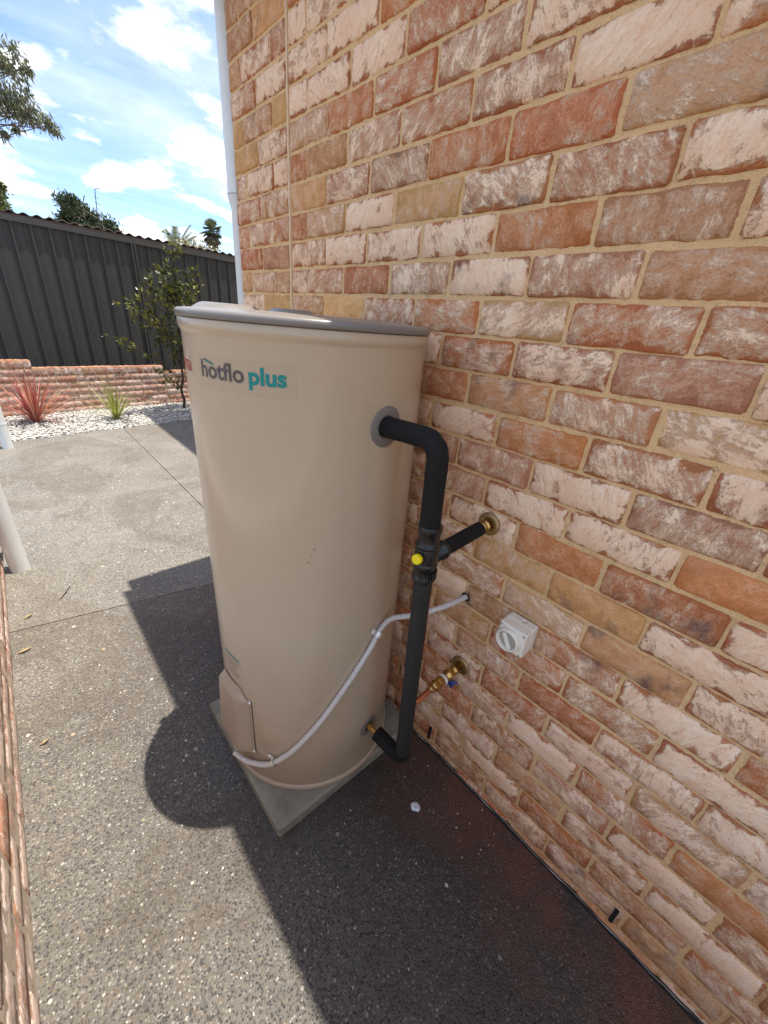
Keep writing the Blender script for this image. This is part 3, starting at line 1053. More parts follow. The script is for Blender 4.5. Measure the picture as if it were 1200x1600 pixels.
# colour for the out-of-view upper courses
m2, nd2, lk2, b2_ = newmat('upper_brick')
gi = N(nd2, 'ShaderNodeNewGeometry')
tc2 = N(nd2, 'ShaderNodeTexCoord').outputs['Object']
cc = mixc(nd2, lk2, ramp(nd2, lk2, noi(nd2, lk2, tc2, 24, 6, .65), [(.42, 0), (.6, 1)]), (.38, .14, .08), (.62, .50, .41))
cc = mixc(nd2, lk2, math_(nd2, lk2, 'MULTIPLY', gi.outputs['Random Per Island'], .5), cc, (.34, .15, .09))
lk2.new(cc, b2_.inputs['Base Color'])
b2_.inputs['Roughness'].default_value = .9
o = rm.build('brick_courses', m2, lw)
o['kind'] = 'stuff'

# PVC downpipes on the left wall
for i, (x, y, lab) in enumerate(((-1.128, 1.285, 'white plastic pipe standing on the path at the end of the left brick wall'),
                                 (-1.095, 4.03, 'white plastic pipe standing beside the gravel bed, the farther one'))):
    r_ = .046 if i == 0 else .046
    pm = MB().tube([(x, y, -.05), (x, y, .6), (x, y, 1.15)], r_, 28)
    root = tag(pm.build('plastic_pipe', M['pvc']), lab, 'pipe', 'white pipes along the left side')
    if i == 1:
        MB().tube([(x, y, .25), (x, y, .262)], r_ + .0015, 28).build('ring', M['pvc'], root)

# ------------------------------------------------------------------ paver and water heater
TC = Vector((-.308, -.628, 0))
R = .298
pv = MB().box((-.612, -.926, -.01), (-.018, -.342, .045), .007)
pv = tag(pv.build('concrete_paver', M['slab']), 'square grey concrete paver under the tall water heater', 'paver')

wh = thing('water_heater', (TC.x, TC.y, .045), 'tall beige hot water cylinder on a concrete paver against the brick wall', 'water heater')


def cyl(az, z, r=R):
    a = math.radians(az)
    return Vector((TC.x + r * math.cos(a), TC.y + r * math.sin(a), z))


def radial(az):
    a = math.radians(az)
    return Vector((math.cos(a), math.sin(a), 0))


tb = MB()
prof = [(R - .004, .060), (R, .064), (R, .30), (R, .6), (R, .9), (R, 1.2), (R, 1.448), (R + .0008, 1.4525), (R + .0035, 1.457), (R + .0055, 1.462), (R + .0055, 1.478), (R + .001, 1.4795)]
tb.lathe(prof, 128, (0, 0, 0))
tank = tb.build('tank_body', M['tank'], None)
tank.location = (TC.x, TC.y, 0)
tank.parent = wh
tank.matrix_parent_inverse = parent_inv(wh)
br = MB().lathe([(R - .01, .0455), (R + .0065, .0455), (R + .0075, .049), (R + .0075, .060), (R + .005, .0635), (R - .003, .0640)], 128, (TC.x, TC.y, 0))
br.build('base_ring', M['ring'], wh)
ld = MB().lathe([(R - .02, 1.4802), (R + .0065, 1.4802), (R + .0085, 1.4825), (R + .0085, 1.4905), (R + .0065, 1.4945), (R + .001, 1.4965), (R - .02, 1.4985),
                 (R - .05, 1.5005), (.15, 1.5035), (.0, 1.5045)], 128, (TC.x, TC.y, 0))
lid = ld.build('lid', M['lid'], wh)
for az, rr, rad, h in ((150, .195, .058, 1.512), (80, .13, .05, 1.5135)):
    p = cyl(az, 0, rr)
    MB().lathe([(rad + .022, 1.499), (rad + .012, 1.5055), (rad + .004, h - .002), (rad - .004, h), (0, h + .0005)], 40, (p.x, p.y, 0)).build('lid_boss', M['lid'], lid)

# lettering
TXT = {}


def wrap_text(body, az0, az1, z0, z1, mat, name, parent, bold=.02, lift=.0009, caps_h=None):
    cu = bpy.data.curves.new(name, 'FONT')
    cu.body = body
    cu.size = 1.0
    cu.offset = bold
    cu.resolution_u = 6
    cu.fill_mode = 'FRONT'
    tmp = bpy.data.objects.new(name, cu)
    COL.objects.link(tmp)
    dg = bpy.context.evaluated_depsgraph_get()
    me = bpy.data.meshes.new_from_object(tmp.evaluated_get(dg))
    bpy.data.objects.remove(tmp)
    co = np.empty(len(me.vertices) * 3)
    me.vertices.foreach_get('co', co)
    co = co.reshape(-1, 3)
    x0, x1 = co[:, 0].min(), co[:, 0].max()
    # vertical scale: baseline 0 to ascender
    top = co[:, 1].max()
    az = np.radians(az0 + (co[:, 0] - x0) / (x1 - x0) * (az1 - az0))
    z = z0 + co[:, 1] / top * (z1 - z0)
    rr = R + lift
    V = np.stack([TC.x + rr * np.cos(az), TC.y + rr * np.sin(az), z], 1)
    me.vertices.foreach_set('co', V.astype(np.float32).ravel())
    me.update()
    me.materials.clear()
    return link(name, me, mat, parent)


def wrap_patch(az0, az1, z0, z1, mat, name, parent, lift=.0005, n=24, edge=None):
    V, F = [], []
    for i in range(n + 1):
        a = az0 + (az1 - az0) * i / n
        V += [cyl(a, z0 if not callable(z0) else z0(i / n), R + lift), cyl(a, z1 if not callable(z1) else z1(i / n), R + lift)]
    for i in range(n):
        F.append((2 * i, 2 * i + 2, 2 * i + 3, 2 * i + 1))
    return MB().add(V, F, True).build(name, mat, parent)


film = wrap_patch(-174, -126.7, 1.346, 1.4135, M['film'], 'logo_sticker', wh)
wrap_text('hotflo', -170.4, -147.6, 1.3695, 1.4035, M['inkgrey'], 'lettering', film, .022)
wrap_text('plus', -145.6, -130.6, 1.3695, 1.4025, M['teal'], 'lettering', film, .035)
wrap_text('Rinnai', 159, -180.2 + 360, 1.3715, 1.4055, M['red'], 'lettering', film, .0)
wv = lambda t: math.sin(t * 2 * math.pi) * .0016
wrap_patch(-168.6, -163.4, lambda t: 1.4015 - .0018 * t + wv(t), lambda t: 1.4036 - .0018 * t + wv(t) + .0012 * math.sin(t * math.pi), M['inkgrey'], 'wave_mark', film, .001, 14)
wrap_patch(-167.4, -162.2, lambda t: 1.3985 - .0018 * t + wv(t), lambda t: 1.4005 - .0018 * t + wv(t) + .0012 * math.sin(t * math.pi), M['teal'], 'wave_mark', film, .001, 14)
# data label low on the far side: a teal heading over fine print
lbl = wrap_patch(-186, -164.5, .455, .574, M['film'], 'data_label', wh)
for i in range(7):
    a = -181.5 + i * 2.2
    wrap_patch(a, a + 1.6, .556, .564, M['teal'], 'heading_mark', lbl, .0008, 3)
for j in range(5):
    z = .540 - .014 * j
    wrap_patch(-180.5, -167 - (j % 3) * 1.5, z, z + .0022, M['inkgrey'], 'fine_print', lbl, .0008, 8)

# scuffs
for az, z, w in ((-120.5, .994, 1.0), (-121.6, .975, .7), (-123.2, .958, .9), (-119.9, 1.01, .5)):
    wrap_patch(az, az + .8 * w, z, z + .003, M['inkgrey'], 'scuff', wh, .0004, 2)

# element cover: hooded box on a flat backing plate
def cover_point(az, z, d):
    return cyl(az, z, R + d)
cv = MB()
A0, A1 = -193.0, -161.5
nst = 10
V, F = [], []
rows = [(.452, .003, .20), (.430, .008, .08), (.418, .014, .02), (.405, .018, .0), (.20, .030, .0), (.178, .028, .0), (.170, .022, .0), (.168, .003, .0)]
for z, d, inset in rows:
    for i in range(nst + 1):
        t = i / nst
        a = A0 + (A1 - A0) * (inset + (1 - 2 * inset) * t)
        e = min(t, 1 - t) * nst
        dd = d if e >= 1 else .002
        # flat front, so push the middle of the face to a chord
        ch = (R + d) * (math.cos(math.radians((A1 - A0) / 2 * .9)) / math.cos(math.radians((t - .5) * (A1 - A0) * .9))) - R
        dd = max(ch + .0085, .002) if e >= 1 and d > .012 else dd
        aa = a if e >= 1 else (A0 - .3 if t < .5 else A1 + .3) if inset == 0 else a
        V.append(cyl(aa, z, R + dd))
for j in range(len(rows) - 1):
    for i in range(nst):
        a = j * (nst + 1) + i
        F.append((a, a + nst + 1, a + nst + 2, a + 1))
cv.add(V, F)
cover = cv.build('element_cover', M['ring'], wh)
plate = wrap_patch(A0 - 3, A1 + 2.6, .172, .422, M['ring'], 'cover_plate', wh, .0012, 20)
edge_l = MB().tube([cyl(A1 + 2.6, .18, R + .001), cyl(A1 + 2.6, .42, R + .001)], .0012, 6)
edge_l.build('plate_edge', M['dark'], plate)
for z in (.412, .181):
    MB().lathe([(.0, .006), (.0035, .0055), (.005, .003), (.005, 0)], 14, cyl(A1 + 1.6, z, R + .001), radial(A1 + 1.6)).build('screw', M['zinc'], plate)

# upper and lower fittings' collars
AZU, AZL = -86.7, -80.5
ZU, ZL = 1.286, .232
for az, z, ro, ri in ((AZU, ZU, .048, .027), (AZL, ZL, .040, .017)):
    V, F = [], []
    n = 40
    ax = radial(az)
    side = Vector((-ax.y, ax.x, 0))
    for rad in (ri, ro - .003, ro):
        for k in range(n):
            an = 2 * math.pi * k / n
            s, h = math.cos(an) * rad, math.sin(an) * rad
            a2 = az + math.degrees(math.asin(s / R))
            V.append(cyl(a2, z + h, R + (.0022 if rad < ro else .0002)))
    for j in range(2):
        for k in range(n):
            F.append((j * n + k, (j + 1) * n + k, (j + 1) * n + (k + 1) % n, j * n + (k + 1) % n))
    MB().add(V, [f[::-1] for f in F], True).build('fitting_collar', M['flange'], wh)
MB().lathe([(.0165, 0), (.0165, .002), (.0, .002)], 30, cyl(AZL, ZL, R - .0005), radial(AZL)).build('socket', M['dark'], wh)

# fixing tab of the lid on the far side
tab = MB().box((-.008, -.016, 1.468), (.024, .016, 1.488), .003).build('lid_tab', M['lid'], None)
tpos = cyl(127.5, 0, R)
tab.location = (tpos.x, tpos.y, 0)
tab.rotation_euler = (0, 0, math.radians(127.5))
tab.parent = lid
tab.matrix_parent_inverse = parent_inv(lid)

# ------------------------------------------------------------------ lagged pipework with the mixing valve
pw = thing('hot_water_pipework', (-.277, -1.075, .2), 'black lagged pipe with a yellow capped mixing valve joining tank to wall', 'pipework')


def rx(z):
    """the riser leans slightly"""
    return -.2785 + (1.25 - z) * .034


RY = -1.077
lagr = .0238
p0 = cyl(AZU, ZU, R - .004)
up = fillet([p0, (rx(1.288), RY, 1.290), (rx(1.09), RY, 1.085)], .046, 12)
up = resample(up, .006)
MB().tube(up, [lagr * (1 + .022 * noise.noise(p * 28) + .012 * noise.noise(p * 90) - (.035 if 16 < i < 34 and i % 6 == 0 else 0)) for i, p in enumerate(up)], 28).build('upper_lagging', M['lag'], pw)
MB().lathe([(.0252, -.001), (.0265, .0005), (.0252, .002)], 30, cyl(AZU, ZU, R + .0005), radial(AZU)).build('gap_ring', M['dark'], pw)
# valve body: stacked rings
vz0, vz1 = .945, 1.095
vb = MB()
prof = [(.0, vz0), (.0265, vz0), (.0285, vz0 + .002), (.0285, vz0 + .012), (.0265, vz0 + .014), (.0262, vz0 + .035), (.0285, vz0 + .037), (.0295, vz0 + .046), (.0295, vz0 + .05),
        (.0275, vz0 + .052), (.0285, vz0 + .056), (.0285, vz0 + .092), (.0275, vz0 + .094), (.0305, vz0 + .096), (.0305, vz0 + .101), (.0275, vz0 + .103), (.0262, vz0 + .105), (.0262, vz0 + .132),
        (.0285, vz0 + .134), (.0285, vz0 + .147), (.0275, vz0 + .149), (.0, vz0 + .149)]
vb.lathe([(r_, h - 1.0) for r_, h in prof], 40, (rx(1.0), RY, 1.0), 'z')
valve = vb.build('mixing_valve', M['valve'], pw)
for i in range(10):
    an = math.radians(200 + i * 16)
    MB().box((-.0018, -.002, -.012), (.0018, .002, .012)).build('rib', M['valve'], valve)
    rbo = bpy.context.scene.collection.objects[-1]
    rbo.parent = None
    rbo.matrix_parent_inverse = Matrix()
    rbo.location = (rx(.958) + .0285 * math.cos(an), RY + .0285 * math.sin(an), .966)
    rbo.rotation_euler = (0, 0, an)
    rbo.parent = valve
    rbo.matrix_parent_inverse = parent_inv(valve)
# yellow cap toward the viewer's left
capd = Vector((-.96, -.20, .12)).normalized()
cp = Vector((rx(1.0), RY, 1.016)) + capd * .025
MB().lathe([(.013, 0), (.013, .014)], 24, cp, capd).build('cap_neck', M['valve'], valve)
yc = MB().lathe([(.0115, .012), (.0125, .014), (.0125, .021), (.0112, .0245), (.008, .026), (.0, .0262)], 12, cp, capd, smooth=False)
yc.build('yellow_cap', M['yellow'], valve)
# branch to the wall
bz = 1.006
MB().lathe([(.0, .018), (.0225, .018), (.0225, .052), (.0240, .053), (.0240, .064), (.0225, .066), (.0, .066)], 30, (rx(bz), RY, bz), (1, .015, .02)).build('branch_socket', M['valve'], valve)
MB().tube([(rx(bz) + .062, RY + .001, bz + .001), (-.052, -1.072, 1.017)], .0195, 26).build('branch_lagging', M['lag'], pw)
tf = MB()
tf.lathe([(.012, 0), (.012, .012), (.0155, .013), (.0155, .022), (.012, .024), (.012, .028), (.017, .029), (.017, .036), (.011, .038), (.011, .056)], 20, (-.058, -1.071, 1.017), (1, 0, .01))
tf.build('brass_tail', M['brass'], pw)
MB().lathe([(.012, -.002), (.020, -.006), (.029, -.0065), (.033, -.003), (.0335, .001)], 36, (-.006, -1.070, 1.018), (1, 0, 0)).build('wall_plate', M['brass_dull'], pw)
# lower riser and elbow into the tank
tp = cyl(AZL, ZL, R + .035)
low = fillet([(rx(.95), RY, .95), (rx(.235), RY, .222), tp + Vector((0, -.006, 0))], .040, 12)
lowp = resample([Vector(low[0]), Vector(low[1])], .008)
MB().tube(lowp, [.0230 * (1 + .03 * noise.noise(p * 22) + .012 * noise.noise(p * 80)) for p in lowp], 28).build('scuffed_lagging', M['lag_worn'], pw)
MB().tube(low[1:], .0245, 28).build('elbow_lagging', M['lag'], pw)
bt = MB()
bt.lathe([(.0125, 0), (.0125, .008), (.0105, .0085), (.0105, .014), (.0125, .0145), (.0125, .020), (.009, .021), (.009, .05)], 8, cyl(AZL, ZL, R - .003), (tp - cyl(AZL, ZL, R)).normalized(), smooth=False)
bt.build('brass_union', M['brass'], pw)
# red print on the lagging
for z in (.885, .87, .85, .83, .81, .79, .77, .75, .73, .71):
    an = math.radians(-65)
    MB().box((-.0006, -.0032, -.005), (.0006, .0032, .005)).build('print_mark', M['red'], pw)
    po = COL.objects[-1]
    po.parent = None
    po.matrix_parent_inverse = Matrix()
    po.location = (rx(z) + .0230 * math.cos(an), RY + .0230 * math.sin(an), z)
    po.rotation_euler = (0, 0, an)
    po.scale = (1, .5 + .5 * random.random(), .6 + .5 * random.random())
    po.parent = pw
    po.matrix_parent_inverse = parent_inv(pw)

# cold feed: brass stop tap with blue handle, copper tail running behind the riser
ct = thing('stop_tap', (0, -1.078, .48), 'brass stop tap with blue handle on the wall and copper tail behind the pipe', 'tap')
ax = (-1, .0, -.045)
wp = Vector((-.006, -1.078, .487))
MB().lathe([(.033, -.001), (.032, .003), (.027, .006), (.018, .0065), (.012, .002)], 36, wp, (-1, 0, 0)).build('wall_plate', M['brass_dull'], ct)
MB().lathe([(.0115, 0), (.0115, .026), (.0155, .027), (.0155, .038), (.0125, .039), (.0125, .047), (.0165, .049), (.0185, .056), (.0185, .068), (.0145, .072), (.014, .084)], 24, wp, ax).build('tap_body', M['brass'], ct)
MB().lathe([(.0165, .0845), (.0185, .086), (.0185, .0925), (.0165, .094)], 24, wp, ax).build('thread_tape', M['tape'], ct)
MB().lathe([(.0175, .0945), (.0175, .112), (.0150, .1135), (.0150, .120), (.0175, .1215), (.0175, .134), (.0128, .138), (.0128, .150), (.0092, .153), (.0092, .160)], 6, wp, ax, smooth=False).build('compression_nut', M['brass'], ct)
pe = wp + Vector(ax).normalized() * .155
MB().tube([pe, (-.21, -1.08, .476), (rx(.47) + .01, RY, .472)], .0082, 18).build('copper_tail', M['copper'], ct)
hb = wp + Vector((-.055, 0, -.016))
hm = MB().lathe([(.006, 0), (.006, .018), (.0, .018)], 14, hb, (0, -.25, -1))
for k in range(5):
    an = 2 * math.pi * k / 5 + .3
    c = hb + Vector((0, -.006, -.018))
    hm.tube([c, c + Vector((math.cos(an) * .014, math.sin(an) * .014, 0)), c + Vector((math.cos(an) * .021, math.sin(an) * .021, .002)) + Vector((math.cos(an), math.sin(an), 0)) * .004], [.006, .007, .0035], 10)
hm.build('blue_handle', M['blue'], ct)

# ------------------------------------------------------------------ conduit with saddles
cn = thing('electrical_conduit', tuple(cyl(-120, .36)), 'grey corrugated conduit looping from the wall down across the tank', 'conduit')
ar = .0083
cp_ = [cyl(-172.5, .150, R + .034), cyl(-166, .128, R + .020), cyl(-157.6, .133, R + ar + .001)] + [cyl(a, z, R + ar + .0008) for a, z in
      ((-150, .156), (-143.5, .187), (-131.4, .266), (-116.8, .385), (-102.6, .508), (-89.0, .607), (-83.0, .648), (-79.0, .670))]
cp_ += [cyl(-73.0, .694, R + .024), Vector((-.165, -.990, .722)), Vector((-.08, -1.030, .741)), Vector((.006, -1.046, .750))]
path_ = resample(catmull(cp_, 24), .0011)
rr_ = [ar + (.0008 * (1 if (i // 4) % 2 else -1)) for i in range(len(path_))]
MB().tube(path_, rr_, 14).build('corrugated_tube', M['conduit'], cn)
MB().lathe([(.0155, 0), (.013, .0006), (.0095, .0006)], 20, (-.0075, -1.046, .7505), (-1, 0, 0)).build('entry_hole', M['dark'], cn)


def saddle(az, z, tang):
    """zinc saddle bent over the tube, one screw tab on the upper side"""
    o = cyl(az, z, R + .0006)
    nrm = radial(az)
    tdir = Vector(tang).normalized()
    tdir = (tdir - nrm * tdir.dot(nrm)).normalized()
    sd_ = nrm.cross(tdir)
    if sd_.z < 0:
        sd_ = -sd_
    w, rad = .0078, ar + .0024
    V, F = [], []
    prof = [(.031, .0010), (rad + .003, .0010), (rad, .003)] + [(rad * math.cos(a), ar + .0008 + rad * math.sin(a)) for a in np.linspace(0, math.pi, 13)] + [(-rad, .003), (-rad - .002, .0010)]
    for s, h in prof:
        for e in (-w, w):
            V.append(o + sd_ * s + nrm * h + tdir * e)
    for i in range(len(prof) - 1):
        F.append((2 * i, 2 * i + 1, 2 * i + 3, 2 * i + 2))
    mb = MB().add(V, F)
    off = len(mb.v)
    mb.add([Vector(v) + nrm * .0009 for v in V], [f[::-1] for f in F])
    sdl = mb.build('saddle', M['zinc'], cn)
    MB().lathe([(.0052, 0), (.0052, .002), (.0035, .0042), (.0, .0045)], 16, o + sd_ * .023 + nrm * .0014, nrm).build('screw', M['zinc'], sdl)


saddle(-144.5, .182, cyl(-131.4, .266) - cyl(-150, .156))
saddle(-81.5, .658, cyl(-79, .670) - cyl(-86, .628))

# ------------------------------------------------------------------ isolating switch
sw = thing('isolator_switch', (0, -1.24, .758), 'pale grey rotary isolator switch box screwed to the brick wall', 'switch')
MB().box((-.034, -1.2805, .7185), (-.002, -1.1995, .7975), .003).build('back_box', M['switch'], sw)
fr = MB().box((-.066, -1.2805, .7185), (-.0345, -1.1995, .7975), .0035).build('front_cover', M['switch'], sw)
kc = (-.066, -1.236, .757)
MB().lathe([(.0345, -.004), (.0345, .008), (.032, .0135), (.029, .0145), (.0275, .0135), (.0268, .003), (.0, .0025)], 44, kc, (-1, 0, 0)).build('shroud', M['switch'], fr)
MB().lathe([(.0265, .0030), (.024, .0042), (.0, .0042)], 36, kc, (-1, 0, 0)).build('dial', M['knobwell'], fr)
ang = math.radians(60)
kb = MB().box((-.0160, -.0245, -.0052), (-.004, .0245, .0052), .002)
ko = kb.build('knob_bar', M['switch'], None)
ko.location = kc
ko.rotation_euler = (ang, 0, 0)
ko.parent = fr
ko.matrix_parent_inverse = parent_inv(fr)
for dy, dz in ((-.034, .033), (.034, -.033), (.034, .033), (-.034, -.033)):
    MB().lathe([(.0038, 0), (.0038, .0008), (.0, .0008)], 12, (-.066, -1.24 + dy, .758 + dz), (-1, 0, 0)).build('screw_plug', M['knobwell'], fr)
MB().lathe([(.0095, 0), (.0095, .0006), (.0088, .0008), (.0088, .0003), (.0, .0003)], 20, (-.018, -1.245, .7975), (0, 0, 1)).build('knockout', M['switch'], sw)

# ------------------------------------------------------------------ garden wall
gw = thing('garden_wall', (0, low_wall_y(0), 0), 'low stepped garden wall of old red bricks with brick on edge capping, before the fence', 'wall')
sl = math.atan(.14)
dirx = Vector((math.cos(sl), math.sin(sl), 0))
nrm = Vector((math.sin(sl), -math.cos(sl), 0))


def gp(x, z, out=0.0):
    return Vector((x, low_wall_y(x), z)) + nrm * out


STEPS = [(-2.4, -.675, .700), (-.675, .985, .603), (.985, 2.8, .520)]
mw = MB()
for x0, x1, h in STEPS:
    a, b2 = gp(x0, 0, -.001), gp(x1, 0, -.001)
    c, d = a - nrm * .10, b2 - nrm * .10
    mw.add([(*a.xy, -.05), (*b2.xy, -.05), (*d.xy, -.05), (*c.xy, -.05), (*a.xy, h - .012), (*b2.xy, h - .012), (*d.xy, h - .012), (*c.xy, h - .012)],
           [(0, 1, 5, 4), (4, 5, 6, 7), (3, 7, 6, 2), (1, 2, 6, 5), (0, 4, 7, 3)])
mort = mw.build('mortar', M['mortar_old'], gw)
rg = random.Random(21)
GS = [brick_mesh(.224, .077, 500 + i, 1.2, 9, 5, 'brick_pale') for i in range(8)]
GH = [brick_mesh(.072, .107, 520 + i, 1.4, 6, 6, 'brick_pale') for i in range(8)]
rotz = sl - math.pi / 2 + math.pi
rotz = math.atan2(nrm.y, nrm.x) - math.pi   # brick front (-x) faces the viewer
for x0, x1, h in STEPS:
    # capping of bricks on edge
    x = x0
    while x < x1 - .03:
        if -1.5 < x < 1.9:
            p = gp(x + .039, h - .055 + rg.uniform(-.004, .003), rg.uniform(.0, .006))
            o = put_brick(gw, rg.choice(GH), *p, rg.choice('RPRBMBM'), rg, (rg.uniform(-.03, .03), 0, rotz), .85)
        x += .079
    z = h - .11 - .006
    row = 0
    while z > -.02:
        x = x0 - (.115 if row % 2 else 0)
        while x < x1:
            a, b2 = max(x, x0), min(x + .235, x1)
            if -1.6 < a < 1.9 and b2 - a > .05:
                p = gp((a + b2) / 2, z - .041, rg.uniform(0, .005))
                o = put_brick(gw, rg.choice(GS), *p, rg.choice('RRPBMRBG'), rg, (rg.uniform(-.025, .025), 0, rotz + rg.uniform(-.02, .02)), .8)
                o.scale = (1, (b2 - a - .012) / .222, 1)
            x += .235
        z -= .086
        row += 1

# ------------------------------------------------------------------ steel fence
fslope = .2056
fdir = Vector((1, fslope, 0)).normalized()
fn = Vector((fslope, -1, 0)).normalized()
FO = Vector((0, 6.617, 0))
fence = thing('steel_fence', (0, 6.617, 0), 'charcoal ribbed steel panel fence behind the low garden wall', 'fence')
fang = math.atan(fslope)


def fp(s, z, out=0.0):
    return FO + fdir * s + fn * out + Vector((0, 0, z))


def fence_strip(mb, s0, s1, z0, z1, o0, o1):
    mb.add([fp(s0, z0, o0), fp(s1, z0, o0), fp(s1, z1, o0), fp(s0, z1, o0), fp(s0, z0, o1), fp(s1, z0, o1), fp(s1, z1, o1), fp(s0, z1, o1)],
           [(4, 5, 6, 7), (0, 3, 2, 1), (0, 1, 5, 4), (1, 2, 6, 5), (2, 3, 7, 6), (3, 0, 4, 7)])


POSTS = [1.082 - 2.40, 1.082, 1.082 + 2.40]
FT = 2.385
for pi_ in range(-1, 3):
    s_a = 1.082 + (pi_ - 1) * 2.40
    s_b = s_a + 2.40
    # three sheets a panel, ribs every 0.218 m
    rib = .213
    nr = 11
    for sh in range(3):
        mb = MB()
        k0 = [0, 4, 8][sh]
        k1 = [4, 8, 11][sh]
        line = []
        for kk in range(k0, k1 + 1):
            c = s_a + .03 + kk * rib
            if kk > k0 or sh == 0:
                line += [(c - .032, 0), (c - .020, .030), (c + .004, .030), (c + .016, 0)] if kk < nr else []
            if kk == k1:
                break
            line += [(c + rib * .40, .001), (c + rib * .44, .0045), (c + rib * .50, .0045), (c + rib * .54, .001)]
        line = [(s, o) for s, o in line if s_a + .02 < s < s_b - .02]
        if sh == 0:
            line = [(s_a + .02, 0)] + line
        V = []
        if sh < 2:
            line.append((s_a + .03 + k1 * rib + .016, 0.0005))
        else:
            line.append((s_b - .02, 0))
        if sh > 0:
            line = [(s_a + .03 + k0 * rib + .0165, 0)] + line
        line.sort()
        for s, o_ in line:
            V += [fp(s, .35, o_ - .012), fp(s, FT - .03, o_ - .012)]
        F = [(2 * i, 2 * i + 2, 2 * i + 3, 2 * i + 1) for i in range(len(line) - 1)]
        mb.add(V, F)
        mb.build('fence_sheet', M['fence'], fence)
    rl_ = MB()
    fence_strip(rl_, s_a, s_b - .002, FT - .055, FT, -.030, .026)
    fence_strip(rl_, s_a, s_b - .002, FT + .0005, FT + .010, -.024, .020)
    rl_.build('top_rail', M['fence_cap'], fence)
    bl_ = MB()
    fence_strip(bl_, s_a, s_b - .002, .33, .39, -.028, .024)
    bl_.build('bottom_rail', M['fence_cap'], fence)
    pm = MB()
    fence_strip(pm, s_a - .042, s_a - .015, .0, FT - .056, -.03, .028)
    fence_strip(pm, s_a + .006, s_a + .034, .0, FT - .056, -.03, .028)
    fence_strip(pm, s_a - .015, s_a + .006, .0, FT - .056, -.025, .012)
    pm.build('fence_post', M['fence'], fence)

# ------------------------------------------------------------------ shed with corrugated roof, beyond the fence
sh = thing('garden_shed', (1, 8.0, 0), 'brown shed with a corrugated roof edge showing just above the fence', 'shed')
SD = Vector((1, .15, 0)).normalized()
SN = Vector((.15, -1, 0)).normalized()
SO = Vector((0, 7.78, 0))


def spt(s, z, out=0.0):
    return SO + SD * s + SN * out + Vector((0, 0, z))


V, F = [], []
S0, S1, st = -3.6, 6.4, .0135
nS = int((S1 - S0) / st)
for i in range(nS + 1):
    s = S0 + i * st
    wz = .016 * math.cos(s / .165 * 2 * math.pi) + .006 * noise.noise(Vector((s * 3, 0, 0)))
    V += [spt(s, 2.575 + wz, 0), spt(s, 2.585 + wz, 0), spt(s, 2.0 + wz, -3.0), spt(s, 2.01 + wz, -3.0)]
for i in range(nS):
    a, b2 = i * 4, i * 4 + 4
    F += [(a, b2, b2 + 1, a + 1), (a + 1, b2 + 1, b2 + 3, a + 3), (a, a + 2, b2 + 2, b2)]
MB().add(V, F, True).build('corrugated_roof', M['shedroof'], sh)
bw = MB()
bw.add([spt(S0 + .1, 0, -.06), spt(S1 - .1, 0, -.06), spt(S1 - .1, 2.545, -.06), spt(S0 + .1, 2.545, -.06),
        spt(S0 + .1, 0, -2.9), spt(S1 - .1, 0, -2.9), spt(S1 - .1, 1.98, -2.9), spt(S0 + .1, 1.98, -2.9)],
       [(0, 1, 2, 3), (5, 4, 7, 6), (1, 5, 6, 2), (4, 0, 3, 7), (3, 2, 6, 7)])
bw.build('shed_wall', M['shedwall'], sh)
MB().add([spt(S0, 2.44, .0), spt(S1, 2.44, .0), spt(S1, 2.552, .0), spt(S0, 2.552, .0), spt(S0, 2.44, -.055), spt(S1, 2.44, -.055), spt(S1, 2.552, -.055), spt(S0, 2.552, -.055)],
         [(0, 1, 2, 3), (5, 4, 7, 6), (0, 4, 5, 1), (3, 2, 6, 7), (1, 5, 6, 2), (4, 0, 3, 7)]).build('barge_board', M['shedwall'], sh)

# ------------------------------------------------------------------ vegetation
def leaf_faces(P, D, L, W, droop=0.0, r=None):
    """folded two-triangle-pair leaves: base P, direction D"""
    n = len(P)
    D = D / np.linalg.norm(D, axis=1, keepdims=True)
    up = rng.normal(size=(n, 3))
    S = np.cross(D, up)
    S /= np.linalg.norm(S, axis=1, keepdims=True)
    U = np.cross(S, D)
    L = np.asarray(L)[:, None] if np.ndim(L) else L
    W = np.asarray(W)[:, None] if np.ndim(W) else W
    mid = P + D * L * .5 + U * W * .25
    tip = P + D * L
    a = mid + S * W * .5 - U * W * .2
    b2 = mid - S * W * .5 - U * W * .2
    V = np.stack([P, a, tip, b2], 1).reshape(-1, 3)
    i = np.arange(n)[:, None] * 4
    F = np.concatenate([i + np.array([[0, 1, 2]]), i + np.array([[0, 2, 3]])], 0)
    return V, F


def leaves(name, P, D, L, W, mat, parent):
    V, F = leaf_faces(np.asarray(P, float), np.asarray(D, float), L, W)
    return np_mesh(name, V, F, mat, parent)


def limb(mb, a, b2, r0, r1, seed=0, wig=.05, n=7, sides=8):
    a, b2 = Vector(a), Vector(b2)
    L = (b2 - a).length
    pts = []
    for i in range(n + 1):
        t = i / n
        w = Vector((noise.noise(Vector((t * 3, seed, 0))), noise.noise(Vector((t * 3, seed, 9))), noise.noise(Vector((t * 3, seed, 5))) * .5)) * L * wig * math.sin(t * math.pi)
        pts.append(a.lerp(b2, t) + w)
    mb.tube(pts, [r0 + (r1 - r0) * i / n for i in range(n + 1)], sides)
    return pts


# young shrub in the gravel bed: several twiggy stems, built where they stand
yt = thing('young_shrub', (1.08, 5.36, 0), 'thin young shrub with sparse dark glossy leaves in the gravel behind the tank', 'shrub')
stem = MB()
LP, LD = [], []


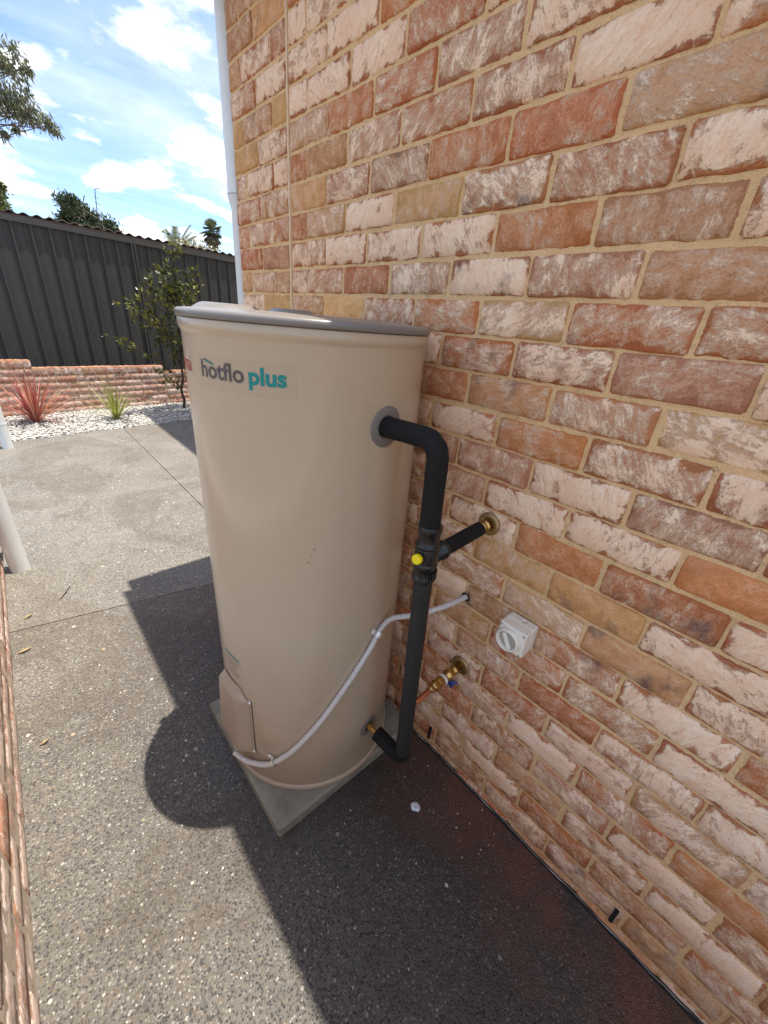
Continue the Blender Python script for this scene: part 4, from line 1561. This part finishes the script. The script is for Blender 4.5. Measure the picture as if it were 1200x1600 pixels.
def twig(a, b2, r0, r1, seed, dens=26, spread=.06, start=.25):
    pts = limb(stem, a, b2, r0, r1, seed, .07, 8, 6)
    a, b2 = Vector(a), Vector(b2)
    L = (b2 - a).length
    k = int(dens * L)
    rr = random.Random(seed * 31 + 5)
    for _ in range(k):
        t = start + (1 - start) * rr.random()
        f = t * (len(pts) - 1)
        i = min(int(f), len(pts) - 2)
        p = pts[i].lerp(pts[i + 1], f - i)
        q = p + Vector((rr.gauss(0, spread), rr.gauss(0, spread), rr.gauss(0, spread)))
        if (q - p).length > .05:
            stem.tube([p, q], [.0015, .001], 3, caps=False)
        for _ in range(rr.randint(3, 5)):
            LP.append(q + Vector((rr.gauss(0, .012), rr.gauss(0, .012), rr.gauss(0, .012))))
            d = (b2 - a).normalized() * .6 + Vector((rr.gauss(0, .6), rr.gauss(0, .6), rr.gauss(.1, .5)))
            LD.append(d)


B0 = Vector((1.07, 5.36, -.02))
M1 = Vector((1.12, 5.36, .62))
M2 = Vector((1.18, 5.36, 1.45))
twig(B0, M1, .022, .017, 1, 6, .05, .55)
twig(M1, M2, .016, .011, 2, 50, .08, .05)
twig(M2, (1.215, 5.33, 2.36), .010, .003, 3, 46, .045, .0)
twig(M1, (.80, 5.25, 1.70), .010, .003, 4, 50, .085, .35)
twig((1.0, 5.31, 1.1), (.50, 5.15, 1.48), .006, .002, 5, 60, .08, .35)
twig(M2, (.92, 5.30, 1.86), .006, .002, 6, 60, .07, .2)
twig((1.16, 5.36, 1.2), (1.52, 5.45, 1.93), .008, .002, 7, 60, .08, .3)
twig((1.18, 5.36, 1.3), (1.40, 5.50, 1.75), .006, .002, 8, 60, .09, .2)
twig((1.14, 5.36, .9), (1.5, 5.40, 1.35), .006, .002, 9, 50, .09, .2)
twig((1.10, 5.36, .45), (.70, 5.18, .80), .005, .002, 10, 14, .03, .3)
twig((.72, 5.19, .79), (.13, 5.02, 1.09), .004, .0015, 11, 20, .028, .1)
twig((1.08, 5.36, .3), (.86, 5.28, .55), .005, .002, 12, 36, .06, .2)
twig((1.09, 5.36, .36), (1.32, 5.25, .66), .005, .002, 13, 30, .06, .3)
twig((1.12, 5.36, .7), (.86, 5.25, 1.15), .006, .002, 14, 60, .09, .1)
twig((1.16, 5.36, 1.4), (1.05, 5.30, 2.0), .006, .002, 15, 46, .06, .2)
stem.build('stems', M['darkbark'], yt)
nl = len(LP)
leaves('foliage', LP, LD, rng.uniform(.045, .095, nl), rng.uniform(.024, .044, nl), M['shrub'], yt)


def strap_plant(name, loc, label, cat, n, L, wid, mat, seed, upright=.5):
    root = thing(name, loc, label, cat)
    rr = random.Random(seed)
    loc = Vector(loc)
    for grp in range(2):
        mb = MB()
        for i in range(n // 2):
            az = rr.uniform(0, 2 * math.pi)
            el = math.radians(rr.uniform(22, 88)) if rr.random() > upright else math.radians(rr.uniform(50, 86))
            d = Vector((math.cos(az) * math.cos(el), math.sin(az) * math.cos(el), math.sin(el)))
            s = Vector((-math.sin(az), math.cos(az), 0))
            l = L * rr.uniform(.6, 1.1)
            w = wid * rr.uniform(.7, 1.2)
            p = loc + Vector((math.cos(az), math.sin(az), 0)) * rr.uniform(0, .03) + Vector((0, 0, rr.uniform(-.005, .05)))
            V, F = [], []
            k = 6
            dd = d.copy()
            for j in range(k + 1):
                t = j / k
                ww = w * (.6 + 1.0 * t) * (1 - t) ** .55 + .0008
                ww = w * min(1, .55 + t * 1.5) * (1 - t ** 2.2) + .0006
                nn = s.cross(dd)
                V += [p - s * ww * .5 + nn * ww * .12, p, p + s * ww * .5 + nn * ww * .12]
                p = p + dd * (l / k)
                dd = (dd + Vector((0, 0, -.085 * (1.3 - el / 1.6) * (1 + t)))).normalized()
            for j in range(k):
                a = j * 3
                F += [(a, a + 1, a + 4, a + 3), (a + 1, a + 2, a + 5, a + 4)]
            mb.add(V, F, True)
        mb.build('outer_leaves' if grp else 'inner_leaves', mat, root)
    return root


strap_plant('red_cordyline', (-.785, 5.10, .0), 'red strap leaved cordyline in white gravel before the garden wall', 'plant', 110, .62, .020, M['redstrap'], 3)
strap_plant('green_flax', (.068, 4.97, .0), 'yellow green strap leaved flax in white gravel before the garden wall', 'plant', 80, .58, .012, M['greenstrap'], 8)


def clump_tree(root, trunk, crown_pts, n_per, spread, L, W, mat, bark, name='crown', dirfun=None, r0=.15, r1=.03):
    tb_ = MB()
    limb(tb_, trunk[0], trunk[1], r0, r1 * 2, 3, .04)
    for i, c in enumerate(crown_pts):
        limb(tb_, Vector(trunk[1]).lerp(Vector(trunk[0]), .35 * (i % 5) / 5), c[:3], r1, r1 * .3, i + 11, .08, 6, 6)
    tb_.build('trunk', bark, root)
    P, D = [], []
    for c in crown_pts:
        s = c[3] if len(c) > 3 else 1.0
        m = int(n_per * s)
        q = rng.normal(size=(m, 3)) * spread * s + np.array(c[:3])
        P.append(q)
        d = rng.normal(size=(m, 3))
        if dirfun is not None:
            d = dirfun(d, q, np.array(c[:3]))
        D.append(d)
    P, D = np.concatenate(P), np.concatenate(D)
    n_ = len(P)
    return leaves(name, P, D, rng.uniform(L * .6, L * 1.3, n_), rng.uniform(W * .7, W * 1.3, n_), mat, root)


def at(px_, py_, Y):
    """a point on the plane y = Y seen at a pixel of the 1200 x 1600 photograph (used to read positions off it)"""
    q = Vector(((px_ - 600) / 617.81, -(py_ - 800) / 617.81, -1.0))
    d = cam.rotation_euler.to_matrix() @ q
    return CAM + d * ((Y - CAM.y) / d.y)


droop = lambda d, q, c: d * .55 + np.array([.25, 0, -.9])
gt = thing('gum_tree', (-3.2, 10.5, 0), 'drooping grey green gum tree branches reaching in at the upper left', 'tree')
pts_ = []
for (x, y, s) in ((4, 84, .8), (18, 94, .9), (28, 101, .8), (36, 112, .5), (2, 106, .7), (42, 120, .3), (6, 146, 1.0), (20, 150, 1.0), (34, 158, 1.1), (46, 170, 1.0), (56, 182, .8), (30, 178, .9),
                  (12, 166, 1.1), (66, 194, .6), (74, 204, .5), (82, 209, .4), (-12, 76, 1.0), (-14, 140, 1.2), (-20, 165, 1.2), (4, 204, .45), (22, 198, .35), (-70, 90, 1.6), (-80, 180, 1.5),
                  (-110, 120, 1.6), (-120, 50, 1.6), (-150, 160, 1.6), (-110, -20, 1.4)):
    p = at(x, y, 10.2)
    pts_.append((p.x, p.y + random.uniform(-.5, .5), p.z, s))
clump_tree(gt, ((-3.2, 10.5, 0), (-2.2, 10.4, 3.8)), pts_, 150, .085, .115, .026, M['gum'], M['bark'], dirfun=droop, r0=.22, r1=.018)

bsh = thing('leafy_bush', (-1.0, 12.0, 0), 'small yellow green bush poking over the shed roof at the left edge', 'bush')
pts_ = []
for (x, y, s) in ((0, 300, .8), (3, 316, .8), (-8, 306, 1.2), (6, 324, .6), (-14, 326, 1.3), (-22, 300, 1.4), (-30, 330, 1.4), (2, 294, .35)):
    p = at(x, y, 12)
    pts_.append((p.x, p.y + random.uniform(-.4, .4), p.z, s))
clump_tree(bsh, ((-1.0, 12, 0), (-.8, 12, 2.4)), pts_, 260, .075, .08, .04, M['bushleaf'], M['bark'], r0=.1)

cf = thing('conifer', (2.1, 16.0, 0), 'dark green conifer rising over the shed roof left of the shrub', 'tree')
pts_ = []
for (x, y, s) in ((97, 306, .7), (104, 312, .9), (111, 303, .55), (113, 312, 1.0), (124, 314, .9), (133, 320, .9), (104, 326, 1.1), (118, 328, 1.2), (132, 330, 1.2), (145, 332, 1.0), (98, 338, .8), (110, 342, 1.2),
                  (125, 343, 1.3), (140, 344, 1.3), (155, 342, 1.0), (165, 348, .9), (175, 353, .8), (185, 357, .7), (193, 361, .5), (150, 352, 1.2), (130, 356, 1.4), (110, 354, 1.2), (96, 352, .8), (170, 362, 1.0)):
    p = at(x, y + 9, 16)
    pts_.append((p.x, p.y + random.uniform(-.8, .8), p.z, s))
spray = lambda d, q, c: d * .6 + np.array([.1, -.1, .55])
clump_tree(cf, ((2.1, 16, 0), (2.0, 16, 3.9)), pts_, 300, .105, .13, .04, M['conifer'], M['bark'], dirfun=spray, r0=.2)

cr = thing('flowering_creeper', (6.3, 9.0, 0), 'pale flowering creeper sprawling over the shed roof below the palms', 'creeper')
pts_ = []
for i in range(16):
    x = 278 + i * 3.9
    p = at(x, 381 + i * 1.05 + random.uniform(-2.5, 2.5), 9.0)
    pts_.append((p.x, p.y + random.uniform(-.1, .1), p.z, random.uniform(.6, 1.0)))
clump_tree(cr, ((6.0, 9.0, 0), (5.6, 9.0, 2.5)), pts_, 46, .055, .05, .04, M['flower'], M['darkbark'], r0=.04, r1=.008)
P, D = [], []
for c in pts_[::2]:
    q = rng.normal(size=(40, 3)) * .09 + np.array(c[:3])
    P.append(q); D.append(rng.normal(size=(40, 3)))
leaves('green_leaves', np.concatenate(P), np.concatenate(D), rng.uniform(.05, .09, 320), rng.uniform(.02, .04, 320), M['shrub'], cr)

# fan palm, far off
pc = at(331, 364, 30)
fpm = thing('fan_palm', (pc.x, pc.y, 0), 'distant fan palm with a round crown and skirt of dry fronds', 'palm tree')
MB().tube([(pc.x, pc.y, 0), (pc.x + .1, pc.y, 3), (pc.x, pc.y, pc.z - .1)], [.28, .22, .2], 12).build('trunk', M['bark'], fpm)


def fronds(center, n, el_lo, el_hi, L, W, seed, fan=9, drop=.3):
    rr = random.Random(seed)
    mb = MB()
    for i in range(n):
        az, el = rr.uniform(0, 2 * math.pi), math.radians(rr.uniform(el_lo, el_hi))
        d = Vector((math.cos(az) * math.cos(el), math.sin(az) * math.cos(el), math.sin(el)))
        s = Vector((-math.sin(az), math.cos(az), 0))
        l = L * rr.uniform(.8, 1.15)
        hub = center + d * l * .45
        mb.tube([center, hub], [.02, .012], 4, caps=False)
        u = s.cross(d)
        for k in range(fan):
            a = (k / (fan - 1) - .5) * 2.6
            e = d * math.cos(a) + s * math.sin(a)
            tip = hub + e * l * .6 + Vector((0, 0, -drop * l * .35))
            midp = hub + e * l * .33
            w = W * .5
            t = e.cross(u).normalized() * w
            mb.add([hub, midp + t, tip, midp - t], [(0, 1, 2), (0, 2, 3)])
    return mb


fronds(pc + Vector((0, 0, .1)), 46, -45, 88, .70, .10, 4).build('crown', M['palm'], fpm)
fronds(pc + Vector((0, 0, -.05)), 34, -85, -35, .72, .10, 6, 7, .4).build('dry_skirt', M['palmdead'], fpm)

# feather palm nearer, only its top frond shows
pc2 = at(276, 398, 18)
fe = thing('feather_palm', (pc2.x, pc2.y, 0), 'feathery palm fronds arching over the shed roof beside the shrub tip', 'palm tree')
MB().tube([(pc2.x, pc2.y, 0), (pc2.x, pc2.y, pc2.z)], [.2, .16], 10).build('trunk', M['bark'], fe)
mb = MB()
rr = random.Random(2)
for az, el, l in ((-5, 70, 1.25), (20, 62, 1.2), (-40, 56, 1.1), (120, 75, .9), (60, 80, 1.0)):
    az, el = math.radians(az), math.radians(el)
    d = Vector((math.cos(az) * math.cos(el), math.sin(az) * math.cos(el), math.sin(el)))
    s = Vector((-math.sin(az), math.cos(az), 0))
    p = pc2.copy()
    pts_ = [p.copy()]
    for j in range(16):
        p = p + d * l / 16
        d = (d + Vector((0, 0, -.05))).normalized()
        pts_.append(p.copy())
        if j > 2:
            for sg in (-1, 1):
                for q in range(2):
                    b3 = p - d * l / 32 * q
                    tip = b3 + (s * sg * .8 + d * .7 + Vector((0, 0, -.45))).normalized() * .42 * (1.1 - j / 22)
                    t = d * .022
                    mb.add([b3 - t, b3 + t, tip], [(0, 1, 2)])
    mb.tube(pts_, [.022 - .0012 * i for i in range(len(pts_))], 5, caps=False)
mb.build('fronds', M['palm'], fe)

# aerial on the roof beyond
ap = at(148, 345, 14)
at_top = at(148, 296, 14)
an_ = thing('roof_aerial', (ap.x, ap.y, 0), 'thin roof aerial mast standing up beside the conifer', 'aerial')
MB().tube([(ap.x, ap.y, 0), (ap.x, ap.y, 2.5), at_top], [.012, .012, .009], 6).build('mast', M['darkbark'], an_)
am = MB()
am.tube([at_top, at_top + Vector((.09, 0, .05)), at_top + Vector((.16, 0, .06))], .008, 5)
for k in range(4):
    c = at_top + Vector((0, 0, -.18 - .13 * k))
    am.tube([c + Vector((-.07, 0, .02)), c + Vector((.08, 0, -.02))], .004, 4)
am.build('crossbars', M['darkbark'], an_)

# ------------------------------------------------------------------ small litter
sc_ = MB()
rr = random.Random(4)
ring = [(math.cos(a) * .017 * rr.uniform(.8, 1.1), math.sin(a) * .017 * rr.uniform(.8, 1.1)) for a in np.linspace(0, 2 * math.pi, 11)[:-1]]
c = Vector((-.208, -1.14, 0))
V = [c + Vector((x, y, .002 + .004 * rr.random())) for x, y in ring] + [c + Vector((x * .5, y * .5, .007 + .003 * rr.random())) for x, y in ring] + [c + Vector((0, 0, .006))]
F = [(i, (i + 1) % 10, 10 + (i + 1) % 10, 10 + i) for i in range(10)] + [(10 + i, 10 + (i + 1) % 10, 20) for i in range(10)]
sc_.add(V, F)
V2 = [v - Vector((0, 0, .0015)) for v in V]
sc_.add(V2, [f[::-1] for f in F])
tag(sc_.build('plastic_scrap', M['scrap']), 'small crumpled clear plastic scrap on the dark path right of the paver', 'scrap')


def dry_leaf(x, y, az, L, curl, label):
    mb = MB()
    V, F = [], []
    d = Vector((math.cos(az), math.sin(az), 0))
    s = Vector((-d.y, d.x, 0))
    k = 7
    for j in range(k + 1):
        t = j / k
        w = L * .13 * math.sin(math.pi * min(.98, t * .9 + .06))
        p = Vector((x, y, .003)) + d * (t - .5) * L + s * curl * L * (4 * (t - .5) ** 2) + Vector((0, 0, .010 * math.sin(t * math.pi) + .002))
        V += [p - s * w - Vector((0, 0, .002)), p + Vector((0, 0, .002)), p + s * w - Vector((0, 0, .0015))]
    for j in range(k):
        a = j * 3
        F += [(a, a + 1, a + 4, a + 3), (a + 1, a + 2, a + 5, a + 4)]
    mb.add(V, F, True)
    return tag(mb.build('dry_leaf', M['dryleaf']), label, 'leaf', 'dry leaves on the path by the left wall')


dry_leaf(-1.125, -.115, .35, .036, .25, 'curled yellow dry leaf on the path, nearest the camera by the left wall')
dry_leaf(-1.122, .742, .6, .045, .12, 'dry leaf on the path by the left wall, beyond the cross joint')
dry_leaf(-1.150, .47, .25, .055, .18, 'long thin dry leaf on the path by the left wall, just before the cross joint')
stk = MB().tube([(-.985, .82, .004), (-.955, .87, .006), (-.93, .93, .004)], [.0022, .0026, .0016], 6)
tag(stk.build('dead_twig', M['darkbark']), 'short brown dead twig on the sunny path beyond the cross joint', 'twig')
for o in list(COL.objects):
    if o.type == 'MESH' and not o.data.materials:
        o.data.materials.append(M['dark'])
